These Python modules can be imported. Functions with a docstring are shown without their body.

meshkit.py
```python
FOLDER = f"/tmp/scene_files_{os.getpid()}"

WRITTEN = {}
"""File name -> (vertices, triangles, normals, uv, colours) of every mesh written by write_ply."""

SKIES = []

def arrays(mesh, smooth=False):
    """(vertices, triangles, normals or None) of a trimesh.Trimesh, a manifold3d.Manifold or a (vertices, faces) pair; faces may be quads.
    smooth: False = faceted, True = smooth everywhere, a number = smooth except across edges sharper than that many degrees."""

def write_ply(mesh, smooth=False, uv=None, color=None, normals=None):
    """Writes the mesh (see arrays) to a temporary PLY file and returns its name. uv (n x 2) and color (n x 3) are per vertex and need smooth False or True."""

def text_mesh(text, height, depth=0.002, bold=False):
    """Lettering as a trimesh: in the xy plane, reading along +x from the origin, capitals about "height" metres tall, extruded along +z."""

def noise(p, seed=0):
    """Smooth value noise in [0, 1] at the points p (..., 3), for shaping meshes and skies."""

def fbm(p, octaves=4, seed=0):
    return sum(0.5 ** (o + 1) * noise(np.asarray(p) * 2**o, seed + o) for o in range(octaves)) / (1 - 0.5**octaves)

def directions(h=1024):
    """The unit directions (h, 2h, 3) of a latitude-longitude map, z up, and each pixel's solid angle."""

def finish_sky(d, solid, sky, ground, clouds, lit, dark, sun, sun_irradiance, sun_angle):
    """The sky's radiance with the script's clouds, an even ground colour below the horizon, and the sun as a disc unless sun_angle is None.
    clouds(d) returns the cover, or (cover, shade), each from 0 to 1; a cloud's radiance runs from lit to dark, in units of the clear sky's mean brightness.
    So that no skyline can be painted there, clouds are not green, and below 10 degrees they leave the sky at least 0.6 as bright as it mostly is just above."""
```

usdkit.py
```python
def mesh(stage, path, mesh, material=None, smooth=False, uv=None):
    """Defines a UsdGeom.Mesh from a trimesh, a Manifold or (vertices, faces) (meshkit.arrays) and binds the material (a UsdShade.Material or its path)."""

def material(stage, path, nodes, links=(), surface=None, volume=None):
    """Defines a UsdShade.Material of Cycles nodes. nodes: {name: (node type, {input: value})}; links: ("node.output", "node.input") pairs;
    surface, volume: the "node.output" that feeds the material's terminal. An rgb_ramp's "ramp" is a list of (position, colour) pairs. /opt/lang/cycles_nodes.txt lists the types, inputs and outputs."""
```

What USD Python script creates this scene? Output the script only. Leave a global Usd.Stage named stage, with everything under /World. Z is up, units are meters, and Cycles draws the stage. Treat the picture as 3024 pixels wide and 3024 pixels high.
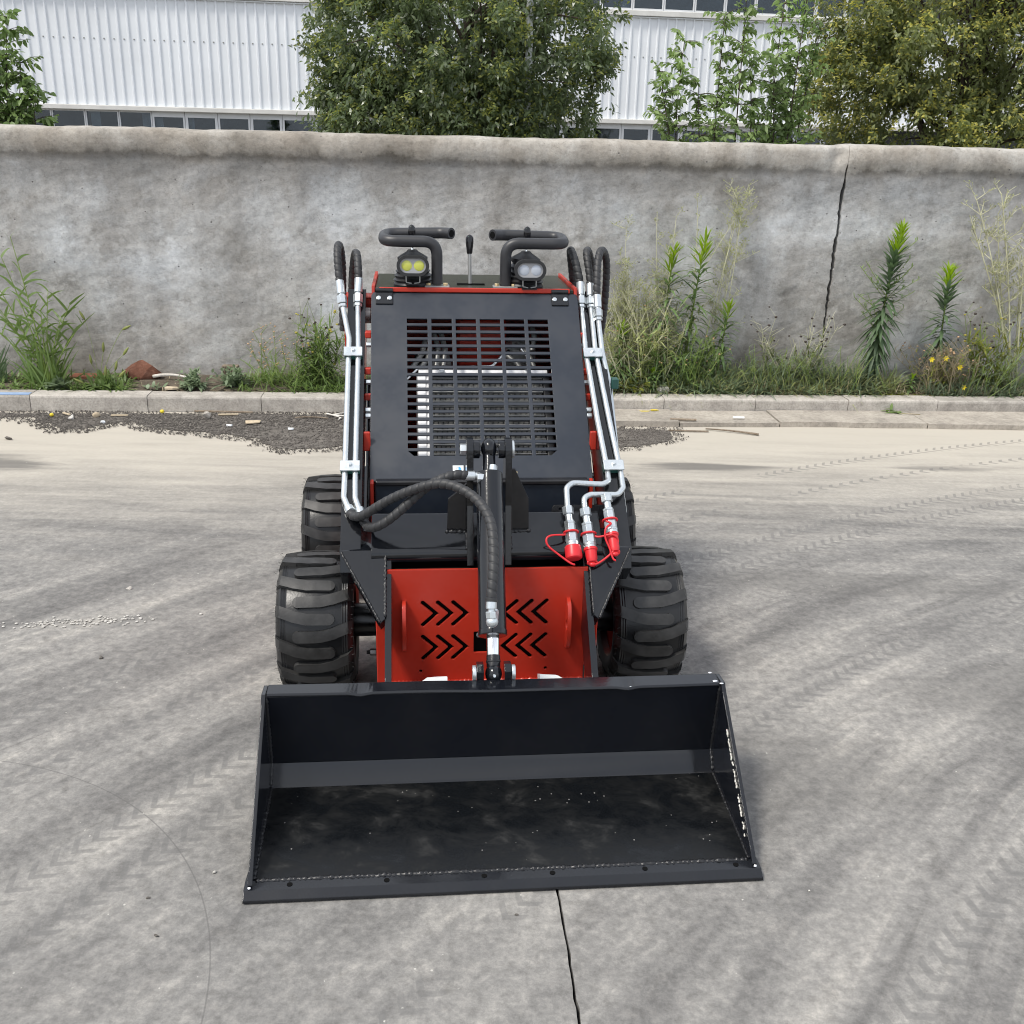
import math
import numpy as np, trimesh, usdkit, meshkit
from pxr import Usd, UsdGeom, UsdLux, UsdShade, Gf, Sdf
from shapely.geometry import Polygon, LineString, Point, box as sbox
from shapely import affinity

stage = Usd.Stage.CreateInMemory()
UsdGeom.SetStageUpAxis(stage, UsdGeom.Tokens.z)
UsdGeom.SetStageMetersPerUnit(stage, 1.0)
UsdGeom.Xform.Define(stage, '/World')
UsdGeom.Scope.Define(stage, '/World/Looks')
PI = math.pi
A = np.array

# ------------------------------------------------------------------ camera, sky, sun, exposure
CAM_H, PITCH, ROLL = 1.634, math.radians(20), math.radians(1.4)
fw = A([0, math.cos(PITCH), -math.sin(PITCH)]); u0 = A([0, math.sin(PITCH), math.cos(PITCH)]); r0 = A([1., 0, 0])
rt = math.cos(ROLL) * r0 + math.sin(ROLL) * u0
up = -math.sin(ROLL) * r0 + math.cos(ROLL) * u0
cam = UsdGeom.Camera.Define(stage, '/World/camera')
cam.AddTransformOp().Set(Gf.Matrix4d(*rt, 0, *up, 0, *(-fw), 0, 0, 0, CAM_H, 1))
cam.CreateHorizontalApertureAttr(36.0); cam.CreateVerticalApertureAttr(36.0)
cam.CreateFocalLengthAttr(36.0 * 3028 / 3024)
cam.CreateClippingRangeAttr(Gf.Vec2f(0.05, 500))
EXPOSURE = 1.28
cam.CreateExposureAttr(EXPOSURE)

SUN = A([-0.43, -0.32, 0.84]); SUN /= np.linalg.norm(SUN)
elev, rot = math.asin(SUN[2]), math.atan2(SUN[0], SUN[1])
sun = UsdLux.DistantLight.Define(stage, '/World/sun')
sun.CreateIntensityAttr(0.40); sun.CreateAngleAttr(12.0); sun.CreateNormalizeAttr(True)
sun.CreateColorAttr(Gf.Vec3f(1.0, 0.95, 0.87))
zx = np.cross(up, SUN); zx /= np.linalg.norm(zx); zy = np.cross(SUN, zx)
sun.AddTransformOp().Set(Gf.Matrix4d(*zx, 0, *zy, 0, *SUN, 0, 0, 0, 20, 1))

dome = UsdLux.DomeLight.Define(stage, '/World/sky')
SKY_STRENGTH = 0.08
sky_m = usdkit.material(stage, '/World/Looks/sky', {
    's': ('sky_texture', {'sky_type': 'single_scattering', 'sun_disc': False, 'sun_elevation': elev, 'sun_rotation': rot,
                          'aerosol_density': 2.0}),
    'tc': ('texture_coordinate', {}),
    'n': ('noise_texture', {'scale': 2.2, 'detail': 5.0, 'roughness': 0.55}),
    'r': ('rgb_ramp', {'ramp': [(0.30, (0.45, 0.45, 0.45)), (0.62, (0.92, 0.92, 0.92))]}),
    'm': ('mix_color', {'b': (6.7, 7.0, 7.5)}),
    'b': ('background_shader', {'strength': SKY_STRENGTH})},
    [('tc.generated', 'n.vector'), ('n.fac', 'r.fac'), ('r.color', 'm.fac'), ('s.color', 'm.a'), ('m.result', 'b.color')],
    surface='b.background')
UsdShade.MaterialBindingAPI.Apply(dome.GetPrim()).Bind(sky_m)
dome.GetPrim().SetCustomDataByKey('kind', 'structure')

# ------------------------------------------------------------------ helpers
counts = {}
def fresh(parent, name):
    k = (parent, name); n = counts.get(k, 0); counts[k] = n + 1
    return f'{parent}/{name}' if n == 0 else f'{parent}/{name}_{n:03d}'

def tag(p, label=None, cat=None, group=None, kind=None):
    p = stage.GetPrimAtPath(p) if isinstance(p, str) else p
    for k, v in (('label', label), ('category', cat), ('group', group), ('kind', kind)):
        if v: p.SetCustomDataByKey(k, v)
    return p

def obj(name, mesh, material, parent='/World', smooth=False, label=None, kind=None, cat=None, group=None):
    path = fresh(parent, name)
    usdkit.mesh(stage, path, mesh, MATS[material], smooth=smooth)
    tag(path, label, cat, group, kind)
    return path

def thing(name, label, cat, loc=(0, 0, 0), rotz=0.0, group=None, kind=None):
    path = fresh('/World', name)
    x = UsdGeom.Xform.Define(stage, path)
    x.AddTranslateOp().Set(Gf.Vec3d(*map(float, loc)))
    if rotz: x.AddRotateZOp().Set(math.degrees(rotz))
    tag(path, label, cat, group, kind)
    return path

def cat(ms): return trimesh.util.concatenate([m if isinstance(m, trimesh.Trimesh) else trimesh.Trimesh(m[0], m[1], process=False) for m in ms])

def rotm(ax, deg): return trimesh.transformations.rotation_matrix(math.radians(deg), ax)[:3, :3]

def cbox(c, s, ch=0.003, R=None):
    """box with chamfered edges"""
    h = A(s, float) / 2; ch = min(ch, 0.45 * h.min()); pts = []
    for sx in (-1, 1):
        for sy in (-1, 1):
            for sz in (-1, 1):
                for k in range(3):
                    d = A([ch, ch, ch]); d[k] = 0
                    pts.append(A([sx, sy, sz]) * (h - d))
    m = trimesh.convex.convex_hull(A(pts)); m.fix_normals()
    if R is not None: m.vertices = m.vertices @ A(R).T
    m.vertices += A(c, float); return m

def hull(pts):
    m = trimesh.convex.convex_hull(A(pts, float)); m.fix_normals(); return m

def extr(poly, depth, o=(0, 0, 0), ax=(1, 0, 0), ay=(0, 0, 1)):
    """extrudes a shapely polygon (u, v) -> o + u ax + v ay, centred on its plane, by depth"""
    ax, ay = A(ax, float), A(ay, float); az = np.cross(ax, ay)
    gs = getattr(poly, 'geoms', [poly]); ms = []
    for g in gs:
        m = trimesh.creation.extrude_polygon(g, depth, engine='earcut'); v = m.vertices.copy(); v[:, 2] -= depth / 2
        m.vertices = A(o, float) + v[:, :1] * ax + v[:, 1:2] * ay + v[:, 2:] * az
        ms.append(m)
    return cat(ms)

def fillet(pts, r, n=7):
    pts = [A(p, float) for p in pts]; out = [pts[0]]
    for i in range(1, len(pts) - 1):
        a, b, c = pts[i - 1], pts[i], pts[i + 1]
        d1, d2 = a - b, c - b; l1, l2 = np.linalg.norm(d1), np.linalg.norm(d2); d1 /= l1; d2 /= l2
        ang = math.acos(np.clip(d1 @ d2, -1, 1))
        if ang > PI - 0.03: out.append(b); continue
        t = min(r / math.tan(ang / 2), 0.48 * min(l1, l2))
        p0, p2 = b + d1 * t, b + d2 * t
        for s in np.linspace(0, 1, n): out.append((1 - s) ** 2 * p0 + 2 * s * (1 - s) * b + s * s * p2)
    out.append(pts[-1]); return A(out)

def spline(pts, n):
    from scipy.interpolate import CubicSpline
    P = A(pts, float); t = np.r_[0, np.cumsum(np.sqrt(np.linalg.norm(np.diff(P, axis=0), axis=1)))]
    q = CubicSpline(t, P)(np.linspace(0, t[-1], 400))
    L = np.r_[0, np.cumsum(np.linalg.norm(np.diff(q, axis=0), axis=1))]
    u = np.linspace(0, L[-1], n)
    return np.c_[[np.interp(u, L, q[:, k]) for k in range(3)]].T

def frames(P):
    T = np.gradient(P, axis=0); T /= np.linalg.norm(T, axis=1, keepdims=True)
    n = np.cross(T[0], [0, 0, 1.]);
    if np.linalg.norm(n) < 1e-3: n = np.cross(T[0], [1., 0, 0])
    N = []
    for t in T:
        n = n - (n @ t) * t; n /= np.linalg.norm(n); N.append(n)
    N = A(N); return T, N, np.cross(T, N)

def tube(P, r, n=12, caps=True, rad=None):
    """rad(s, ang) may shape the section; r is a number or one per point"""
    P = A(P, float); T, N, B = frames(P)
    a = np.linspace(0, 2 * PI, n, endpoint=False)
    s = np.r_[0, np.cumsum(np.linalg.norm(np.diff(P, axis=0), axis=1))]
    R = np.broadcast_to(A(r, float), (len(P),))[:, None] * np.ones(n)
    if rad is not None: R = R * rad(s[:, None], a[None, :])
    V = (P[:, None] + R[..., None] * (np.cos(a)[None, :, None] * N[:, None] + np.sin(a)[None, :, None] * B[:, None])).reshape(-1, 3)
    i = np.arange(len(P) - 1)[:, None] * n + np.arange(n)[None, :]; j = np.arange(len(P) - 1)[:, None] * n + (np.arange(n)[None, :] + 1) % n
    F = np.concatenate([np.stack([i, j, j + n], -1).reshape(-1, 3), np.stack([i, j + n, i + n], -1).reshape(-1, 3)])
    if caps:
        k = len(V); V = np.vstack([V, P[:1], P[-1:]]); q = np.arange(n); w = (q + 1) % n; e = (len(P) - 1) * n
        F = np.vstack([F, np.c_[w, q, np.full(n, k)], np.c_[e + q, e + w, np.full(n, k + 1)]])
    m = trimesh.Trimesh(V, F, process=False)
    return m

def cyl(a, b, r, n=24, r2=None, ch=0.0):
    a, b = A(a, float), A(b, float); d = (b - a) / np.linalg.norm(b - a); r2 = r if r2 is None else r2
    if ch: return tube([a, a + d * ch * .3, a + d * ch, b - d * ch, b - d * ch * .3, b], [r - ch, r - ch * .3, r, r2, r2 - ch * .3, r2 - ch], n)
    return tube([a, b], [r, r2], n)

def hexn(a, b, r): return cyl(a, b, r, 6, ch=min(r * .15, .0015))
def ball(c, r, s=(1, 1, 1), sub=2):
    m = trimesh.creation.icosphere(subdivisions=sub, radius=r); m.vertices = m.vertices * A(s) + A(c); return m

def ribbons(P, D, L, W, droop=0.3, nseg=4, side=None, shape='leaf', rng=None):
    """flat leaves / blades: P base, D unit direction, L length, W width, droop bends them down"""
    P, D = A(P, float), A(D, float); N = len(P)
    L = np.broadcast_to(A(L, float), (N,)); W = np.broadcast_to(A(W, float), (N,)); droop = np.broadcast_to(A(droop, float), (N,))
    if side is None:
        side = np.cross(D, [0, 0, 1.]); ln = np.linalg.norm(side, axis=1, keepdims=True)
        side = np.where(ln > 1e-3, side / np.maximum(ln, 1e-3), [1., 0, 0])
    t = np.linspace(0, 1, nseg + 1)
    if shape == 'leaf': w = np.sin(PI * (0.06 + 0.94 * t) ** 0.85)
    elif shape == 'grass': w = np.minimum(1, 0.75 + t) * (1 - t) ** 0.6
    else: w = np.ones_like(t)
    w = np.maximum(w, 0.03)
    C = P[:, None] + D[:, None] * (L[:, None] * t)[..., None] + A([0, 0, -1.]) * (droop[:, None] * L[:, None] * t ** 2)[..., None]
    o = side[:, None] * (0.5 * W[:, None] * w)[..., None]
    V = np.stack([C - o, C + o], 2).reshape(-1, 3)
    b = (np.arange(N)[:, None] * (nseg + 1) + np.arange(nseg)[None]) * 2; b = b.reshape(-1)
    F = np.concatenate([np.c_[b, b + 1, b + 3], np.c_[b, b + 3, b + 2]])
    return V, F

def dots(C, r, rng, s=(1, 1, .7)):
    ico = trimesh.creation.icosphere(subdivisions=1, radius=1.0); k = len(C); rr = r * rng.uniform(.7, 1.25, k)
    V = ico.vertices[None] * rr[:, None, None] * A(s) + C[:, None]; F = ico.faces[None] + (np.arange(k) * len(ico.vertices))[:, None, None]
    return V.reshape(-1, 3), F.reshape(-1, 3)

def unit(v): v = A(v, float); return v / np.maximum(np.linalg.norm(v, axis=-1, keepdims=True), 1e-9)
def rdir(rng, n, zmin=-1, zmax=1):
    z = rng.uniform(zmin, zmax, n); a = rng.uniform(0, 2 * PI, n); r = np.sqrt(1 - z * z); return np.c_[r * np.cos(a), r * np.sin(a), z]

# ------------------------------------------------------------------ materials
MATS = {}
def mat(name, nodes, links=(), surface='p.BSDF'):
    MATS[name] = usdkit.material(stage, '/World/Looks/' + name, nodes, links, surface=surface)

def paint(name, col, rough, bump=0.06, bscale=180., dust=0.0, edge=0.003, spec=0.5):
    """sprayed steel: orange peel, faintly uneven gloss, worn dusty film"""
    mat(name, {
        'g': ('geometry', {}), 'n': ('noise_texture', {'scale': bscale, 'detail': 2.0}),
        'n2': ('noise_texture', {'scale': 7.0, 'detail': 6.0, 'roughness': .6}),
        'rr': ('map_range', {'from_min': .3, 'from_max': .7, 'to_min': rough * .75, 'to_max': rough * 1.3}),
        'dr': ('rgb_ramp', {'ramp': [(0.45, (0, 0, 0)), (0.75, (dust, dust, dust))]}),
        'mx': ('mix_color', {'a': col, 'b': (.20, .19, .18)}),
        'bv': ('bevel', {'samples': 3, 'radius': edge}),
        'b': ('bump', {'strength': bump, 'distance': 0.002}),
        'p': ('principled_bsdf', {'specular_ior_level': spec})},
        [('g.position', 'n.vector'), ('g.position', 'n2.vector'), ('n2.fac', 'rr.value'), ('rr.result', 'p.roughness'),
         ('n2.fac', 'dr.fac'), ('dr.color', 'mx.fac'), ('mx.result', 'p.base_color'),
         ('bv.bevel', 'b.normal'), ('n.fac', 'b.height'), ('b.normal', 'p.normal')])
paint('black_paint', (.0035, .004, .0052), .10, .05, 90., dust=.03)
paint('panel_paint', (.013, .017, .025), .34, .05, 400., dust=.03)
paint('dark_paint', (.004, .004, .005), .28, .08, 160., dust=.06)
paint('red_paint', (.38, .025, .012), .30, .06, 160., dust=.02)
paint('bucket_paint', (.0035, .004, .0055), .13, .05, 90., dust=.012)

# bucket floor: same paint, scuffed and dusty
mat('bucket_floor_paint', {
    'g': ('geometry', {}), 'mp': ('mapping', {'scale': (6., 9., 6.), 'rotation': (0, 0, .5)}), 'n': ('noise_texture', {'scale': 1.7, 'detail': 10.0, 'roughness': .66, 'distortion': .35}),
    'r': ('rgb_ramp', {'ramp': [(.42, (.0025, .003, .0036)), (.56, (.0045, .0048, .005)), (.68, (.017, .017, .0165)), (.80, (.035, .034, .032))]}),
    'v': ('voronoi_texture', {'scale': 55.0}), 'vs': ('math', {'math_type': 'less_than', 'value2': .10}),
    'n3': ('noise_texture', {'scale': 12., 'detail': 3.}), 'n3m': ('math', {'math_type': 'greater_than', 'value2': .55}), 'vm': ('math', {'math_type': 'multiply'}),
    'm2': ('mix_color', {'b': (.20, .19, .18)}), 'rr': ('map_range', {'from_min': .38, 'from_max': .70, 'to_min': .20, 'to_max': .55}),
    'b': ('bump', {'strength': .12, 'distance': .002}), 'p': ('principled_bsdf', {'specular_ior_level': .3})},
    [('g.position', 'mp.vector'), ('mp.vector', 'n.vector'), ('n.fac', 'r.fac'), ('g.position', 'v.vector'), ('v.distance', 'vs.value1'), ('g.position', 'n3.vector'), ('n3.fac', 'n3m.value1'),
     ('vs.value', 'vm.value1'), ('n3m.value', 'vm.value2'), ('vm.value', 'm2.fac'), ('r.color', 'm2.a'), ('m2.result', 'p.base_color'), ('n.fac', 'rr.value'), ('rr.result', 'p.roughness'),
     ('n.fac', 'b.height'), ('b.normal', 'p.normal')])

def metal(name, col, rough, metallic=1.0, bump=.03):
    mat(name, {'g': ('geometry', {}), 'n': ('noise_texture', {'scale': 35., 'detail': 5.}), 'rr': ('map_range', {'from_min': .3, 'from_max': .7, 'to_min': rough * .7, 'to_max': rough * 1.35}),
               'bv': ('bevel', {'samples': 3, 'radius': .0012}), 'b': ('bump', {'strength': bump, 'distance': .002}),
               'p': ('principled_bsdf', {'base_color': col, 'metallic': metallic})},
        [('g.position', 'n.vector'), ('n.fac', 'rr.value'), ('rr.result', 'p.roughness'), ('bv.bevel', 'b.normal'), ('n.fac', 'b.height'), ('b.normal', 'p.normal')])
metal('zinc', (.56, .59, .60), .32, .85)
metal('chrome', (.80, .80, .80), .10)
metal('gold_zinc', (.72, .58, .34), .35)
metal('aluminium', (.72, .72, .73), .42, .8)
metal('grey_steel', (.30, .30, .29), .45, .7)
metal('radiator_fin', (.34, .34, .33), .5, .6)

def plain(name, col, rough, spec=.5, noise=0.0, nscale=20., bump=0.0, bdist=.002, bscale=None):
    mat(name, {'g': ('geometry', {}), 'n': ('noise_texture', {'scale': nscale, 'detail': 6., 'roughness': .6}),
               'r': ('rgb_ramp', {'ramp': [(.3, tuple(c * (1 - noise) for c in col)), (.7, tuple(min(1, c * (1 + noise)) for c in col))]}),
               'n2': ('noise_texture', {'scale': bscale or nscale * 4, 'detail': 4.}), 'b': ('bump', {'strength': bump, 'distance': bdist}),
               'p': ('principled_bsdf', {'roughness': rough, 'specular_ior_level': spec})},
        [('g.position', 'n.vector'), ('n.fac', 'r.fac'), ('r.color', 'p.base_color'), ('g.position', 'n2.vector'), ('n2.fac', 'b.height'), ('b.normal', 'p.normal')])
plain('rubber', (.018, .018, .019), .42, .5, .25, 18., .12, .001, 220.)
plain('lug_rubber', (.023, .0225, .022), .48, .4, .5, 22., .2, .0012, 160.)
plain('tyre_rubber', (.0085, .0085, .0088), .33, .4, .4, 14., .25, .0015, 150.)
plain('hose_sleeve', (.020, .020, .021), .55, .5, .2, 30.)
plain('boot_rubber', (.012, .012, .013), .45, .4)
plain('grip_foam', (.018, .018, .020), .45, .5, .1, 40., .1, .001, 500.)
plain('gloss_knob', (.004, .004, .005), .08)
plain('cap_plastic', (.52, .020, .026), .38, .4)
plain('green_block', (.012, .055, .045), .45)
plain('deck_paint', (.010, .012, .009), .22, .5, .2, 9., .08, .002, 80.)
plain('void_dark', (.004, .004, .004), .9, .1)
plain('lens_yellow', (.50, .52, .10), .12)
plain('lens_clear', (.42, .45, .50), .12)
plain('lens_face', (.36, .36, .37), .12)
plain('sticker_white', (.55, .58, .58), .4)
plain('sticker_blue', (.05, .30, .62), .4)
plain('weld_bead', (.010, .010, .011), .34, .45, .3, 60., .5, .004, 90.)
plain('bare_weld', (.55, .53, .48), .3, .6, .3, 60., .5, .004, 90.)
plain('white_metal', (.72, .74, .74), .4)

# yard concrete: turning tracks, blotches, fine grain, dust towards the kerb
def yard_material(name):
    N, K = {}, []
    N['g'] = ('geometry', {})
    # sweeping tyre streaks run round a turning centre
    N['sub'] = ('vector_math', {'math_type': 'subtract', 'vector2': (6.05, -2.8, 0)}); K += [('g.position', 'sub.vector1')]
    N['sep'] = ('separate_xyz', {}); K += [('sub.vector', 'sep.vector')]
    N['len'] = ('vector_math', {'math_type': 'length'}); K += [('sub.vector', 'len.vector1')]
    N['ang'] = ('math', {'math_type': 'arctan2'}); K += [('sep.y', 'ang.value1'), ('sep.x', 'ang.value2')]
    N['wn'] = ('noise_texture', {'scale': .7, 'detail': 3.}); K += [('g.position', 'wn.vector')]
    N['lr'] = ('math', {'math_type': 'multiply_add', 'value2': .35}); K += [('wn.fac', 'lr.value1'), ('len.value', 'lr.value3')]
    N['r1'] = ('math', {'math_type': 'multiply', 'value2': 9.0}); K += [('lr.value', 'r1.value1')]
    N['a1'] = ('math', {'math_type': 'multiply', 'value2': 6.0}); K += [('ang.value', 'a1.value1')]
    N['pv'] = ('combine_xyz', {}); K += [('r1.value', 'pv.x'), ('a1.value', 'pv.y')]
    N['st'] = ('noise_texture', {'scale': .85, 'detail': 4., 'roughness': .52}); K += [('pv.vector', 'st.vector')]
    N['bl'] = ('noise_texture', {'scale': 1.3, 'detail': 12., 'roughness': .72, 'distortion': .25}); K += [('g.position', 'bl.vector')]
    N['fm'] = ('mapping', {'scale': (.9, 6.5, 1.), 'rotation': (0, 0, -.07)}); K += [('g.position', 'fm.vector')]
    N['fs'] = ('noise_texture', {'scale': 1.0, 'detail': 8., 'roughness': .65, 'distortion': .3}); K += [('fm.vector', 'fs.vector')]
    # streak mix: far = along the kerb, near = turning
    N['ps'] = ('separate_xyz', {}); K += [('g.position', 'ps.vector')]
    N['fy'] = ('map_range', {'range_type': 'smoothstep', 'from_min': 3.3, 'from_max': 4.7, 'clamp': True}); K += [('ps.y', 'fy.value')]
    N['sm'] = ('mix_float', {}); K += [('fy.result', 'sm.fac'), ('st.fac', 'sm.a'), ('fs.fac', 'sm.b')]
    N['sum'] = ('math', {'math_type': 'multiply_add', 'value2': .70}); K += [('sm.result', 'sum.value1')]
    N['blh'] = ('math', {'math_type': 'multiply', 'value2': .30}); K += [('bl.fac', 'blh.value1'), ('blh.value', 'sum.value3')]
    N['ramp'] = ('rgb_ramp', {'ramp': [(.34, (.108, .105, .102)), (.43, (.153, .148, .142)), (.50, (.190, .184, .175)), (.57, (.228, .220, .207)), (.67, (.295, .282, .260))]})
    K += [('sum.value', 'ramp.fac')]
    # grain and mottling
    N['gr'] = ('noise_texture', {'scale': 34., 'detail': 8., 'roughness': .80}); K += [('g.position', 'gr.vector')]
    N['grr'] = ('rgb_ramp', {'ramp': [(.36, (.70, .695, .69)), (.50, (.98, .98, .98)), (.64, (1.34, 1.325, 1.30))]}); K += [('gr.fac', 'grr.fac')]
    N['m1'] = ('mix_color', {'blend_type': 'multiply', 'fac': 1.0}); K += [('ramp.color', 'm1.a'), ('grr.color', 'm1.b')]
    N['md'] = ('noise_texture', {'scale': 8., 'detail': 12., 'roughness': .78, 'distortion': .5}); K += [('g.position', 'md.vector')]
    N['lg'] = ('noise_texture', {'scale': .42, 'detail': 4., 'roughness': .5}); K += [('g.position', 'lg.vector')]
    N['lgr'] = ('rgb_ramp', {'ramp': [(.34, (.85, .85, .85)), (.52, (1.0, .995, .985)), (.68, (1.11, 1.10, 1.08))]}); K += [('lg.fac', 'lgr.fac')]
    N['mdr'] = ('rgb_ramp', {'ramp': [(.35, (.80, .795, .79)), (.46, (.97, .97, .97)), (.54, (1.02, 1.02, 1.015)), (.65, (1.19, 1.18, 1.16))]}); K += [('md.fac', 'mdr.fac')]
    N['m2'] = ('mix_color', {'blend_type': 'multiply', 'fac': 1.0}); K += [('m1.result', 'm2.a'), ('mdr.color', 'm2.b')]
    N['m2b'] = ('mix_color', {'blend_type': 'multiply', 'fac': 1.0}); K += [('m2.result', 'm2b.a'), ('lgr.color', 'm2b.b')]
    # scratchy grit drawn out along the tracks
    N['r2'] = ('math', {'math_type': 'multiply', 'value2': 42.0}); K += [('lr.value', 'r2.value1')]
    N['a2'] = ('math', {'math_type': 'multiply', 'value2': 9.0}); K += [('ang.value', 'a2.value1')]
    N['pv2'] = ('combine_xyz', {}); K += [('r2.value', 'pv2.x'), ('a2.value', 'pv2.y')]
    N['sc'] = ('noise_texture', {'scale': .8, 'detail': 2., 'roughness': .5}); K += [('pv2.vector', 'sc.vector')]
    N['scm'] = ('map_range', {'range_type': 'smoothstep', 'from_min': .46, 'from_max': .62, 'clamp': True}); K += [('bl.fac', 'scm.value')]
    N['scr'] = ('rgb_ramp', {'ramp': [(.30, (.80, .795, .79)), (.36, (.98, .98, .98)), (.60, (1., 1., 1.)), (.66, (1.20, 1.19, 1.17))]}); K += [('sc.fac', 'scr.fac')]
    N['m2c'] = ('mix_color', {'blend_type': 'multiply', 'fac': 1.0}); K += [('scm.result', 'm2c.fac'), ('m2b.result', 'm2c.a'), ('scr.color', 'm2c.b')]
    # pale dust drifting against the kerb
    N['dy0'] = ('math', {'math_type': 'multiply_add', 'value2': -.077}); K += [('ps.x', 'dy0.value1'), ('ps.y', 'dy0.value3')]
    N['dn'] = ('math', {'math_type': 'multiply_add', 'value2': 1.5}); K += [('fs.fac', 'dn.value1'), ('dy0.value', 'dn.value3')]
    N['dr'] = ('map_range', {'range_type': 'smoothstep', 'from_min': 4.6, 'from_max': 6.7, 'to_max': .92, 'clamp': True}); K += [('dn.value', 'dr.value')]
    N['m3'] = ('mix_color', {'b': (.42, .385, .325)}); K += [('dr.result', 'm3.fac'), ('m2c.result', 'm3.a')]
    last = 'm3.result'
    # a tyre scuff: thin dark arc left of the bucket, and printed tread bands
    def arc(i, cx, cy, R, half, col, op, thr):
        nonlocal last
        N[f's{i}'] = ('vector_math', {'math_type': 'distance', 'vector2': (cx, cy, 0)}); K.append(('g.position', f's{i}.vector1'))
        N[f'd{i}'] = ('math', {'math_type': 'subtract', 'value2': R}); K.append((f's{i}.value', f'd{i}.value1'))
        N[f'ab{i}'] = ('math', {'math_type': 'absolute'}); K.append((f'd{i}.value', f'ab{i}.value1'))
        N[f'mr{i}'] = ('map_range', {'range_type': 'smoothstep', 'from_min': half, 'from_max': half * .4, 'to_max': op, 'clamp': True}); K.append((f'ab{i}.value', f'mr{i}.value'))
        N[f'th{i}'] = ('map_range', {'range_type': 'smoothstep', 'from_min': thr - .08, 'from_max': thr + .08, 'clamp': True}); K.append(('bl.fac', f'th{i}.value'))
        N[f'mu{i}'] = ('math', {'math_type': 'multiply'}); K.extend([(f'mr{i}.result', f'mu{i}.value1'), (f'th{i}.result', f'mu{i}.value2')])
        N[f'mc{i}'] = ('mix_color', {'b': col}); K.extend([(f'mu{i}.value', f'mc{i}.fac'), (last, f'mc{i}.a')])
        last = f'mc{i}.result'
        return f'mu{i}.value'
    arc(0, -1.541, 1.444, .9642, .0024, (.09, .086, .082), .55, .42)
    # tread prints: dashes along bands round the turning centre
    for i, (R, half, freq, thr) in enumerate([(8.57, .045, 900., .44), (9.25, .04, 860., .45), (8.40, .045, 900., .45), (6.83, .05, 760., .44), (7.62, .04, 900., .46), (8.95, .03, 700., .46)]):
        N[f'td{i}'] = ('math', {'math_type': 'subtract', 'value2': R}); K.append(('len.value', f'td{i}.value1'))
        N[f'ta{i}'] = ('math', {'math_type': 'absolute'}); K.append((f'td{i}.value', f'ta{i}.value1'))
        N[f'tm{i}'] = ('map_range', {'from_min': half, 'from_max': half * .8, 'clamp': True}); K.append((f'ta{i}.value', f'tm{i}.value'))
        N[f'tz{i}'] = ('math', {'math_type': 'multiply_add', 'value2': .11}); K.extend([(f'ta{i}.value', f'tz{i}.value1'), ('ang.value', f'tz{i}.value3')])
        N[f'tq{i}'] = ('math', {'math_type': 'multiply', 'value2': freq * R / 8}); K.append((f'tz{i}.value', f'tq{i}.value1'))
        N[f'ts{i}'] = ('math', {'math_type': 'sine'}); K.append((f'tq{i}.value', f'ts{i}.value1'))
        N[f'tp{i}'] = ('map_range', {'range_type': 'smoothstep', 'from_min': .2, 'from_max': .7, 'clamp': True}); K.append((f'ts{i}.value', f'tp{i}.value'))
        N[f'tt{i}'] = ('map_range', {'range_type': 'smoothstep', 'from_min': thr - .06, 'from_max': thr + .06, 'to_max': .50, 'clamp': True}); K.append(('bl.fac', f'tt{i}.value'))
        N[f'tx{i}'] = ('math', {'math_type': 'multiply'}); K.extend([(f'tm{i}.result', f'tx{i}.value1'), (f'tp{i}.result', f'tx{i}.value2')])
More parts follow.
